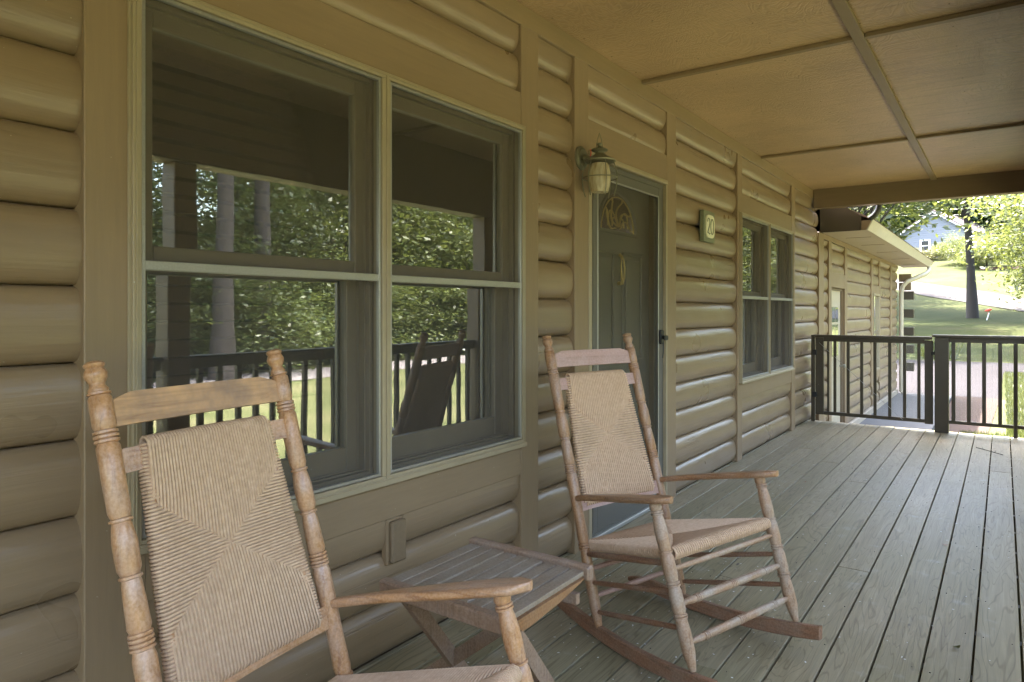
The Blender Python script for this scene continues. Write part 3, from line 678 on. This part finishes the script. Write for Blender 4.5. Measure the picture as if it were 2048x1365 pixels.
dg=MB(); dg.tube([(X_,5.042+.03*math.cos(R(24*i)),1.884+.057*math.sin(R(24*i))) for i in range(16)],.0036,6); dg.build('digit','plaqueg',pl)
oc=thing('outlet_cover',(0,1.79,.35),'brown painted outlet cover box mounted on the logs under the large window','outlet cover')
MB().box(-.03,.016,1.765,1.840,.345,.495,.006).build('cover','beam',oc); MB().box(-.035,-.004,1.757,1.848,.337,.503,.004).build('back_plate','trim',oc)

# ---------------------------------------------------------------- rocking chairs
Bz=dict(wb=.2478,zb=.040,wt=.2415,yt=-.3282,zt=1.154)
def pb(s,t): return Vector((s*(Bz['wb']*(1-t)+Bz['wt']*t),Bz['yt']*t,.024*(1-t)+1.154*t))
def pf(s,t): return Vector((s*(.2999*(1-t)+.3053*t),.4787*(1-t)+.3218*t,.0962*(1-t)+.6033*t))
def rings(t0,n,r,L,w=.009,d=.0035):
    o=[]
    for i in range(n):
        a=t0+i*w/L; o+=[(a,r-d),(a+.2*w/L,r+.0008),(a+.75*w/L,r+.0008),(a+.95*w/L,r-d)]
    return o
def weave(P,nu,nv,dh,th,mat,r=.0031,name='woven_back',parent=None,wrapside=True,full_lo=-1):
    """envelope weave. P(u,v)->(point, normal, uaxis, vaxis). u,v in [-1,1]; th=half thickness"""
    m=MB()
    def cord(pts): m.tube(pts,r,5,True)
    def S(u,v,side,h): p,n_=P(u,v); return p+n_*(side*h)
    # cords running in v (wrapped over the v=+-1 rails)
    for i in range(nu):
        u=-1+(i+.5)*2/nu
        for sgn in (1,-1):
            ve=sgn*abs(u)*dh
            for side in (1,-1):
                pts=[]
                p1,n1=P(u,sgn); p2,_=P(u,sgn*.97); out=(p1-p2).normalized()
                if side==1:
                    for a in (90,45,0): pts.append(p1+out*(th*math.cos(R(a)))*1.0+n1*(th*math.sin(R(a)))*-1)
                    pts=pts[:-1]
                    for a in (0,45): pts.append(p1+out*(th*math.cos(R(a)))+n1*(th*math.sin(R(a))))
                K=5
                for q in range(K+1):
                    t=q/K; v=sgn*(1-t)+ve*t; h=th+.0025*(1-t)-.007*t**4
                    pts.append(S(u,v,side,h))
                cord(pts)
    for i in range(nv):
        v=-1+(i+.5)*2/nv
        for sgn in (1,-1):
            ue=abs(v)/dh if abs(v)<dh else .82
            for side in (1,-1):
                pts=[]
                p1,n1=P(sgn,v); p2,_=P(sgn*.97,v); out=(p1-p2).normalized()
                if side==1:
                    for a in (90,45,0): pts.append(p1+out*(th*math.cos(R(a)))+n1*(-th*math.sin(R(a))))
                    pts.append(p1+out*(th*math.cos(R(45)))+n1*(th*math.sin(R(45))))
                for q in range(4):
                    t=q/3; u=sgn*(1-t)+sgn*ue*t; pts.append(S(u,v,side,th-(.0005 if abs(v)<dh else .0045)-.0065*t**3))
                cord(pts)
    # inner filling so that no light leaks through
    for side in (1,-1):
        g_=[[S(-1+2*a/8,-1+2*b/8,side,th-.008) for a in range(9)] for b in range(9)]
        for b in range(8):
            for a in range(8): m.quad(g_[b][a],g_[b][a+1],g_[b+1][a+1],g_[b+1][a])
    return m.build(name,mat,parent,smooth=60)
def make_chair(kind,label,loc,rz):
    NW=(44,68,.0035,72,62,.0033) if kind=='gold' else (34,50,.0045,52,44,.0044)
    pz,px,py,crest,rock=('oakz','oakx','oaky','crest','oaky') if kind=='gold' else ('brnz','gryx','brny','pinkcrest','rocker')
    t=thing('rocking_chair',(0,0,0),label,'rocking chair','wooden rocking chairs with woven rush seats')
    L=pb(1,1)-pb(1,0); L=L.length; Lf=(pf(1,1)-pf(1,0)).length
    for s in (-1,1):
        pr=[(.012,.011),(.03,.015),(.09,.0215),(.20,.0225)]+rings(.262,3,.0225,L)+[(.30,.022),(.36,.0205),(.42,.0215),(.50,.0225)]+rings(.513,4,.0225,L)+[(.55,.0225),(.60,.0205),(.622,.019)]+rings(.628,1,.021,L)+[(.645,.0225),(.69,.0235),(.715,.0195)]+rings(.722,1,.021,L)+[(.74,.0215),(.80,.0222),(.85,.0225)]+rings(.857,3,.0225,L)+[(.888,.0225),(.935,.0222)]+rings(.94,1,.0215,L,.007)+[(.950,.0195),(.957,.0145),(.962,.0150),(.970,.0205),(.977,.0225),(.984,.0195),(.988,.0165),(.991,.0195),(.9945,.0205),(.998,.017),(1.0,.009)]
        MB().lathe(pb(s,0),pb(s,1),pr,18).build('back_post',pz,t,smooth=50)
        pr=[(.0,.010),(.03,.014),(.11,.0215),(.22,.0225)]+rings(.30,2,.0225,Lf)+[(.36,.0228),(.46,.0228)]+rings(.49,2,.0225,Lf)+[(.56,.0232),(.67,.0228)]+rings(.692,1,.0215,Lf)+[(.72,.0205),(.78,.0225),(.84,.0225),(.90,.0195)]+rings(.925,2,.0205,Lf,.008)+[(.97,.021),(1.0,.020)]
        MB().lathe(pf(s,0),pf(s,1),pr,18).build('front_post','gryz' if kind!='gold' else pz,t,smooth=50)
        # arm: paddle outline swept from back post to beyond the front post
        A=pb(s,.428); tipx=s*.309
        m=MB(); rows=[]
        n_=14
        for i in range(n_+1):
            q=i/n_; y=A.y+(.398-A.y)*q; z=A.z+.004+(.632-A.z-.004)*q**.92; cxx=A.x*(1-q)+s*.3085*q+s*.006*math.sin(q*3.1)
            hw=.0135+(.030*(1/(1+math.exp(-9*(q-.42))))); 
            if q>.9: hw*=math.sqrt(max(.03,1-((q-.9)/.102)**2))
            th_=.0115 if q<.5 else .0115
            rows.append((cxx,y,z,hw,th_))
        sec=[(-1,-.35),(-.86,-.85),(-.6,-1),(.6,-1),(.86,-.85),(1,-.35),(1,.35),(.86,.85),(.6,1),(-.6,1),(-.86,.85),(-1,.35)]
        for (cxx,y,z,hw,th_) in rows:
            for a,b in sec: m.v.append((cxx+a*hw,y,z+b*th_))
        kk=len(sec)
        for i in range(n_):
            for j in range(kk): m.f.append([i*kk+j,i*kk+(j+1)%kk,(i+1)*kk+(j+1)%kk,(i+1)*kk+j])
        m.f.append(list(range(kk))[::-1]); m.f.append([n_*kk+j for j in range(kk)]); m.build('armrest',py,t,smooth=50)
        # rocker
        m=MB(); n_=20; kx=[]
        for i in range(n_+1):
            y=-.285+.855*i/n_; zb_=.235*(y-.08)**2+.0015; hh=.052 if 0<i<n_ else .03
            if i<3: hh*=.55+.15*i
            if i>n_-2: hh=.05
            cxx=s*(.2478+(y/.4787)*.0521); kx.append((cxx,y,zb_,hh))
        for (cxx,y,zb_,hh) in kx:
            for a,b in ((-.0125,0.004),(-.009,0),(.009,0),(.0125,.004),(.0125,hh-.004),(.009,hh),(-.009,hh),(-.0125,hh-.004)): m.v.append((cxx+a,y,zb_+b))
        for i in range(n_):
            for j in range(8): m.f.append([i*8+j,i*8+(j+1)%8,(i+1)*8+(j+1)%8,(i+1)*8+j])
        m.f.append(list(range(8))[::-1]); m.f.append([n_*8+j for j in range(8)]); m.build('rocker',rock,t,smooth=40)
        for ta,tb_,rr in ((.25,.63,.011),(.16,.455,.0095),(.068,.245,.0095)):
            a,b=pb(s,ta),pf(s,tb_); MB().lathe(a,b,[(0.015,rr*.8),(.12,rr),(.5,rr*1.12),(.88,rr),(.985,rr*.8)],10).build('side_rung',('rocker' if kind!='gold' else py),t,smooth=60)
    for ta,big in ((.59,0),(.383,1),(.158,1)):
        a,b=pf(-1,ta),pf(1,ta); rr=.0135 if big else .0095; LL=.6
        pr=[(.03,rr*.62),(.07,rr*.8),(.14,rr*.95)]
        if big: pr=[(.03,.008),(.06,.0095),(.12,.0128)]+rings(.15,3,.0132,LL,.009,.0028)+[(.2,.0135),(.44,.0145)]+rings(.475,4,.0142,LL,.009,.0028)+[(.54,.0145),(.79,.0135)]+rings(.81,3,.0132,LL,.009,.0028)+[(.87,.0128),(.94,.0095),(.97,.008)]
        else: pr=[(.03,.007),(.1,.009),(.5,.0105),(.9,.009),(.97,.007)]
        MB().lathe(a,b,pr,12).build('front_rung',px,t,smooth=50)
    for ta in (.20,.115): MB().lathe(pb(-1,ta),pb(1,ta),[(.03,.008),(.1,.0095),(.5,.011),(.9,.0095),(.97,.008)],10).build('back_rung',('pinkcrest' if kind!='gold' else px),t,smooth=60)
    # slats across the back
    def slat(t0,t1,name,mat,arch=0,thk=.007):
        m=MB(); n_=16; rows=[]
        for i in range(n_+1):
            q=i/n_; x=-1+2*q
            ch=min(1,min(q,1-q)/.11) if arch else 0
            lo=pb(1,t0); hi=pb(1,t1); bow=-.012*(1-x*x)
            d=(hi-lo).normalized(); hi2=hi+d*(arch*ch); 
            X_=x*(.2435-.010)
            for (p,off) in ((lo,-thk),(lo,thk),(hi2,thk),(hi2,-thk)):
                nn=Vector((0,d.z,-d.y)); pp=Vector((X_,p.y+bow,p.z))+nn*off; m.v.append(tuple(pp))
        for i in range(n_):
            for j in range(4): m.f.append([i*4+j,i*4+(j+1)%4,(i+1)*4+(j+1)%4,(i+1)*4+j])
        m.f.append([3,2,1,0]); m.f.append([n_*4+j for j in range(4)])
        m.build(name,mat,t,smooth=30)
    slat(.882,.924,'crest_rail',crest,.019); slat(.800,.842,'upper_rail',px if kind=='gold' else 'pinkcrest'); slat(.385,.432,'lower_rail',px if kind=='gold' else 'pinkcrest')
    # woven back
    def PB(u,v):
        q=(v+1)/2; ta=.408+(.845-.408)*q; c_=pb(1,ta); hw=.198*(1-q)+.165*q; d=(pb(1,1)-pb(1,0)).normalized(); nn=Vector((0,d.z,-d.y))
        bow=-.012*(1-min(1,(u*hw/.233))**2) 
        return Vector((u*hw,c_.y+bow,c_.z)),nn
    weave(PB,NW[0],NW[1],.52,.0125,'cord',NW[2],'woven_back',t)
    for s in (-1,1): MB().tube([PB(s*.97,-1)[0],PB(s*.97,.97)[0]],.0105,10).build('side_rod',pz,t,smooth=60)
    # woven seat
    bl,br=Vector((-.222,-.085,.333)),Vector((.222,-.085,.333)); fl_,fr_=Vector((-.277,.372,.441)),Vector((.277,.372,.441))
    def PS(u,v):
        a=(u+1)/2; b=(v+1)/2; p=bl.lerp(br,a).lerp(fl_.lerp(fr_,a),b); nn=(fl_-bl).cross(br-bl).normalized(); nn=nn if nn.z>0 else -nn
        sag=-.006*(1-u*u)*(1-v*v); return p+nn*sag,nn
    weave(PS,NW[3],NW[4],1.0,.0175,'cord',NW[5],'woven_seat',t)
    t.location=loc; t.rotation_euler.z=rz
    return t
# local frame: +y forward, +x lateral; world forward = (cos r, sin r)  -> rz = r - 90deg, lateral flips so mirror-symmetric
make_chair('gold','golden brown rocking chair in the foreground with stained crest rail',(.5823,.9352,0),.1556-math.pi/2)
make_chair('grey','grey-brown weathered rocking chair in front of the entry door, pinkish crest rail',(.6234,2.5743,0),-.3052-math.pi/2)

# ---------------------------------------------------------------- folding slatted table
tb=thing('folding_side_table',(.6,1.57,0),'small folding wooden side table with weathered grey slats between the rocking chairs','side table')
for i in range(9):
    xa=.385+i*.0478; MB().box(xa+.0015,xa+.0425,1.385,1.752,.487,.5+.0008*((i*7)%3-1),.0012).build('slat','tableg',tb)
MB().box(.378,.822,1.352,1.384,.462,.505,.005).build('end_rail','tabler',tb); MB().box(.374,.826,1.7535,1.785,.470,.513,.006).build('end_rail','tabler',tb)
def beam(a,b,w1,w2,name,mat):
    m=MB(); m.tube([a,b],1.0,4,True,(w1*.7071,w2*.7071)); return m.build(name,mat,tb)
for x in (.435,.80):
    beam((x,1.392,.475),(x,1.755,.006),.040,.022,'leg','tabler')
beam((.785,1.62,.470),(.20,1.60,.012),.040,.022,'leg','tabler')
beam((.40,1.70,.44),(.82,1.70,.44),.03,.02,'cross_bar','tabler')
MB().prism([(1.39,.486),(1.395,.475),(1.425,.452),(1.46,.450),(1.60,.462),(1.72,.480),(1.74,.486)],0,.806,.819).build('side_bracket','tableo',tb)

# ---------------------------------------------------------------- vegetation
def crown(n_cl,n_leaf,rad,size,seed,flat=.8,shell=.55,cl=.22):
    r=np.random.default_rng(seed)
    d=r.normal(size=(n_cl,3)); d/=np.linalg.norm(d,axis=1)[:,None]; c=d*(shell+(1-shell)*r.uniform(0,1,(n_cl,1))**.6)*np.array([1,1,flat])*(1+.15*r.normal(size=(n_cl,1)))
    k=n_leaf//n_cl; P=np.repeat(c,k,0)+r.normal(size=(n_cl*k,3))*cl*np.array([1,1,.55])*np.repeat(r.uniform(.6,1.3,(n_cl,1)),k,0)
    P*=rad; n=len(P)
    a=r.normal(size=(n,3)); a[:,2]*=.5; a/=np.linalg.norm(a,axis=1)[:,None]; up=np.array([0,0,1.])+.7*r.normal(size=(n,3)); b=np.cross(a,up); b/=np.linalg.norm(b,axis=1)[:,None]+1e-9
    s=size*r.uniform(.6,1.3,(n,1)); v=np.stack([P-a*s,P+b*s*.45,P+a*s,P-b*s*.45],1).reshape(-1,3); return v,np.arange(4*n).reshape(n,4),c*rad
CR={}
def crown_mesh(key,mat,*a,**k):
    v,f,c=crown(*a,**k); o=npmesh('crown',v,f,mat); CR[key]=(o.data,c); bpy.data.objects.remove(o)
crown_mesh('big','leaf',90,26000,1.0,.030,1); crown_mesh('big2','leaf',70,24000,1.0,.034,2,flat=1.0); crown_mesh('dark','leafd',80,22000,1.0,.036,3,flat=1.1)
crown_mesh('tall','leaf',100,24000,1.0,.030,4,flat=1.5)
crown_mesh('light','leafl',90,30000,1.0,.026,5,flat=.85,shell=.3,cl=.20)
crown_mesh('over','leafl',70,11500,1.0,.031,6,flat=.5,shell=.45,cl=.13)
crown_mesh('shrub','leafy',40,6000,1.0,.05,8,flat=.75,shell=.5,cl=.18)
def tree(x,y,h,tr,rad,key,label,group=None,lean=(0,0),name='tree',zc=None,fork=None,nl=10,scale=None,cat='tree',limb_r=.35):
    z=gz(x,y); t=thing(name,(x,y,z),label,cat,group)
    zc=zc if zc is not None else h
    me,cl=CR[key]; sc_=scale or (rad,rad,rad)
    pts=[];rr=[]
    for i in range(9):
        q=i/8; pts.append((x+lean[0]*q+.06*tr*10*math.sin(q*5+x)*.3,y+lean[1]*q,z-.15+ (zc*.98)*q)); rr.append(tr*(1.35 if i==0 else 1.12 if i==1 else 1-.55*q))
    m=MB(); m.tube(pts,rr,12); top=Vector(pts[-1])
    rs=random.Random(int(x*100+y))
    cc=[c for c in cl]; rs.shuffle(cc)
    for c in cc[:nl]:
        e=Vector((x+lean[0]+c[0]*sc_[0]*.8,y+lean[1]+c[1]*sc_[1]*.8,z+zc+c[2]*sc_[2]*.8)); q=rs.uniform(.5,.95); b=Vector(pts[0]).lerp(top,q)
        md=b.lerp(e,.5)+Vector((0,0,.12*rad)); m.tube([b,md,e],[tr*limb_r*(1.2-q*.5),tr*limb_r*.55,tr*.06],6)
    if fork: m.tube([(x+lean[0]*fork[0],y+lean[1]*fork[0],z+zc*fork[0]),(x+fork[1]*.55,y,z+zc*(fork[0]+.10)),(x+fork[1],y,z+zc*(fork[0]+.5))],[tr*.75,tr*.6,tr*.4],10)
    m.build('trunk','bark',t,smooth=60)
    o=bpy.data.objects.new('crown',me); COL.objects.link(o); o.parent=t; o.location=(lean[0],lean[1],zc); o.scale=sc_; o.rotation_euler.z=rs.uniform(0,6)
    return t
# big tree on the lawn, seen over the gate
tree(.16,54.1,12.5,.28,6.0,'big','tall dark-trunked tree on the lawn beyond the gate, trunk forking near its top',lean=(-.55,.3),zc=12.5,fork=(.62,2.2),nl=14,scale=(6.5,6,4.2))
# small light-leaved tree at right edge, low branches
tree(4.1,24.5,4,.10,2.5,'light','light green small-leaved tree reaching in from the right edge of the view',lean=(0,0),zc=4.3,nl=16,scale=(2.7,2.6,3.0),limb_r=.5)
tree(-3.6,33,5,.22,4,'over','tree behind the garage whose light leafy branches hang down to the right',zc=7.7,nl=26,scale=(6.3,5.0,6.4),limb_r=.3)
for i,(x,y) in enumerate(((-7.5,57),(-10,66),(-6,44.5),(7.5,58),(9,46))): tree(x,y,9,.25,4.2,'big2',('tree hidden behind the garage roof','tree upslope behind the garage roof','near tree behind the garage gutter','tree out to the right of the lawn','nearer tree out to the right of the lawn')[i],'shade trees around the lawn',zc=9.5,nl=8,scale=(4.6,4.6,3))
# dark wood backdrop on the hill
rs=random.Random(3)
LBF=['dark tree behind the blue house, far left of the hill row','dark tree rising behind the grey roof','dark tree behind the gable of the blue house','dark tree on the hill right of the blue house','dark tree on the hill behind the large trunk','dark tree at the right end of the hill row','tall dark tree higher on the hill, left','tall dark tree higher on the hill, centre','tall dark tree higher on the hill, right']
for i,(x,y,rd,zc) in enumerate(((-26,116,9,9),(-14,119,9,10),(-3,117,9,9),(8,116,9,9),(19,112,9,9),(31,108,9,9),(-20,138,12,13),(-2,140,12,13),(18,138,12,13))):
    tree(x,y,zc,.4,rd,'dark' if i%3 else 'big2',LBF[i],'trees on the far hillside',zc=zc,nl=6,scale=(rd,rd,rd*1.1))
SH=['feathery light shrub right of the blue house window','pale green shrub beside the large trunk','green shrub low on the slope at far right']
for i,(x,y,rd,zc,k) in enumerate(((-1.9,90,2.2,1.8,'light'),(.4,86,2.6,1.8,'light'),(6,80,3,2.0,'big'))): tree(x,y,zc,.1,rd,k,SH[i],None,zc=zc,nl=6,scale=(rd,rd,rd*.8),name='shrub',cat='shrub')
BH=['round yellow-green bush left below the blue house window','small yellow-green bush directly under the blue house window','tiny dark bush right of the blue house window','wide yellow-green bush at the right corner of the blue house']
for i,(x,y,rd) in enumerate(((-7.4,97.5,1.25),(-6.6,97.2,.9),(-5.6,97,.8),(-4.4,96.5,1.4))):
    t=thing('bush',(x,y,gz(x,y)),BH[i],'bush','bushes in front of the blue house'); o=bpy.data.objects.new('foliage',CR['shrub'][0]); COL.objects.link(o); o.parent=t; o.location=(0,0,rd*.6); o.scale=(rd,rd,rd*.85)
# trees across the street (mirrored in the windows)
RT=[(14.5,10.2,13,.26,4.5,'big','tall straight trunk across the street, nearer one'),(16.8,12.9,14,.30,5,'big2','tall straight trunk across the street, further one')]
for x,y,zc,tr,rd,k,lb in RT: tree(x,y,zc,tr,rd,k,lb,'trees across the street',zc=zc,nl=12,scale=(rd,rd,rd*.9))
LBT=['%s green tree across the street %s'%(a,b) for b in ('mirrored in the left window','mirrored in the right window pane','beyond the end of the front lawn') for a in ('bushy','broad','spreading','leafy','rounded','slender')]
PX=[(19,3.5,6,3.6,'big2'),(20,9,6.4,3.8,'big'),(21,14.5,6.4,3.6,'tall'),(22,20,7,4.4,'big2'),(21,26,7,4.6,'big'),(24,32,8,5,'big2'),(30,9,8,5,'tall'),(31,26,8,5,'big'),(26,37,9,6,'big'),(21,-4,6,4.5,'big'),(10,31.5,5.5,3.2,'big'),(12,38,7,4.5,'light'),(18,44,9,6,'big')]
for i,(x,y,zc,rd,k) in enumerate(PX):
    tree(x,y,zc,.25,rd,k,LBT[i],'trees across the street',zc=zc*.75,nl=8,scale=(rd,rd,rd))
for i,(x,y) in enumerate(((17.5,6.5),(17.5,12),(18,17),(18,22))):
    tree(x,y,2,.08,2.6,'big2',('low shrub at the street edge nearest the camera','low shrub second along the street edge','low shrub third along the street edge','low shrub farthest along the street edge')[i],'shrubs across the street',zc=1.6,nl=5,scale=(2.8,2.8,1.9),name='shrub',cat='shrub')
# strap-leaf clump behind the gate rail
ic=MB()
for i in range(70):
    a=random.uniform(0,6.28); l=random.uniform(.35,.75); x,y=-.35+random.uniform(-.4,.75),30+random.uniform(-.2,.2); z=gz(x,y)
    ic.quad((x-.02,y,z),(x+.02,y,z),(x+.02+.35*l*math.cos(a),y+.2*math.sin(a),z+l*.8),(x+.55*l*math.cos(a),y+.3*math.sin(a),z+l*.95))
ic.build('strap_leaf_plant','siding' if 0 else 'leafl',label='clump of pale strap-like leaves at the lawn edge above the gate rail',category='plant')

# ---------------------------------------------------------------- neighbour house, wires, small lawn things
nh=thing('blue_house',(-5.2,99.5,7.9),'pale blue clapboard house with grey-pink gable roof up on the hill','house',rz=R(-14))
LOCAL=True
def NH(m,name,mat): 
    me=m.build(name,mat); me.parent=nh; return me
NH(MB().prism([(-3.9,0),(3.9,0),(3.9,3.0),(0,5.6),(-3.9,3.0)],1,0,12),'wall','siding')
for i in range(20):
    z=.1+i*.27; hw=3.9 if z<3 else max(.3,3.9*(5.6-z)/2.6)
    NH(MB().prism([(0,z),(-.035,z),(-.005,z+.25),(0,z+.25)],0,-hw,hw),'clapboard','siding')
NH(MB().prism([(-4.35,2.75),(0,5.68),(0,5.86),(-4.45,2.9)],1,-.45,12.4),'roof','shingle'); NH(MB().prism([(4.35,2.75),(4.45,2.9),(0,5.86),(0,5.68)],1,-.45,12.4),'roof','shingle')
NH(MB().prism([(-4.35,2.60),(0,5.52),(0,5.67),(-4.4,2.74)],1,-.47,-.40),'rake_board','white'); NH(MB().prism([(4.35,2.60),(4.4,2.74),(0,5.67),(0,5.52)],1,-.47,-.40),'rake_board','white')
wn=thing('window',(0,0,0),None,None); wn.parent=nh
for a,b,c,d,mt,nm_ in ((-1.55,-1.35,.75,2.25,'white','frame'),(-.55,-.35,.75,2.25,'white','frame'),(-1.35,-.55,2.1,2.25,'white','frame'),(-1.35,-.55,.75,.9,'white','frame'),(-1.35,-.55,1.46,1.54,'white','frame')):
    o=MB().box(a,b,-.10,-.04,c,d).build(nm_,mt); o.parent=wn
for c,d in ((.9,1.46),(1.54,2.1)): o=MB().box(-1.35,-.55,-.05,-.03,c,d).build('pane','black'); o.parent=wn
LOCAL=False
for i,(za,zb) in enumerate(((9.3,9.0),(9.9,9.1))):
    m=MB(); pts=[]
    for k_ in range(13):
        q=k_/12; pts.append((-9+22*q,62-6*q,za+(zb-za)*q-1.0*math.sin(math.pi*q)))
    m.tube(pts,.022,5); m.build('power_line','white',label=('lower','upper')[i]+' thin white overhead wire crossing in front of the blue house',category='wire')
o=MB(); 
bx,by=.155+.85,53.6; bz=gz(bx,by)
o.tube([(bx-.17,by,bz+.50),(bx-.06,by,bz+.53),(bx+.06,by,bz+.56),(bx+.2,by,bz+.60)],[.02,.08,.09,.03],8); o.tube([(bx,by,bz),(bx,by,bz+.6)],.012,5); o.build('red_lawn_marker','red',label='small red marker standing on the lawn right of the large trunk',category='marker')
MB().tube([(.95,52.2,gz(.95,52.2)-.05),(1.08,52.2,gz(.95,52.2)+.45)],.035,6).build('white_stake','white',label='short white stake at the foot of the large tree trunk',category='stake')
for o in bpy.data.objects:
    if '_loc' in o: del o['_loc']
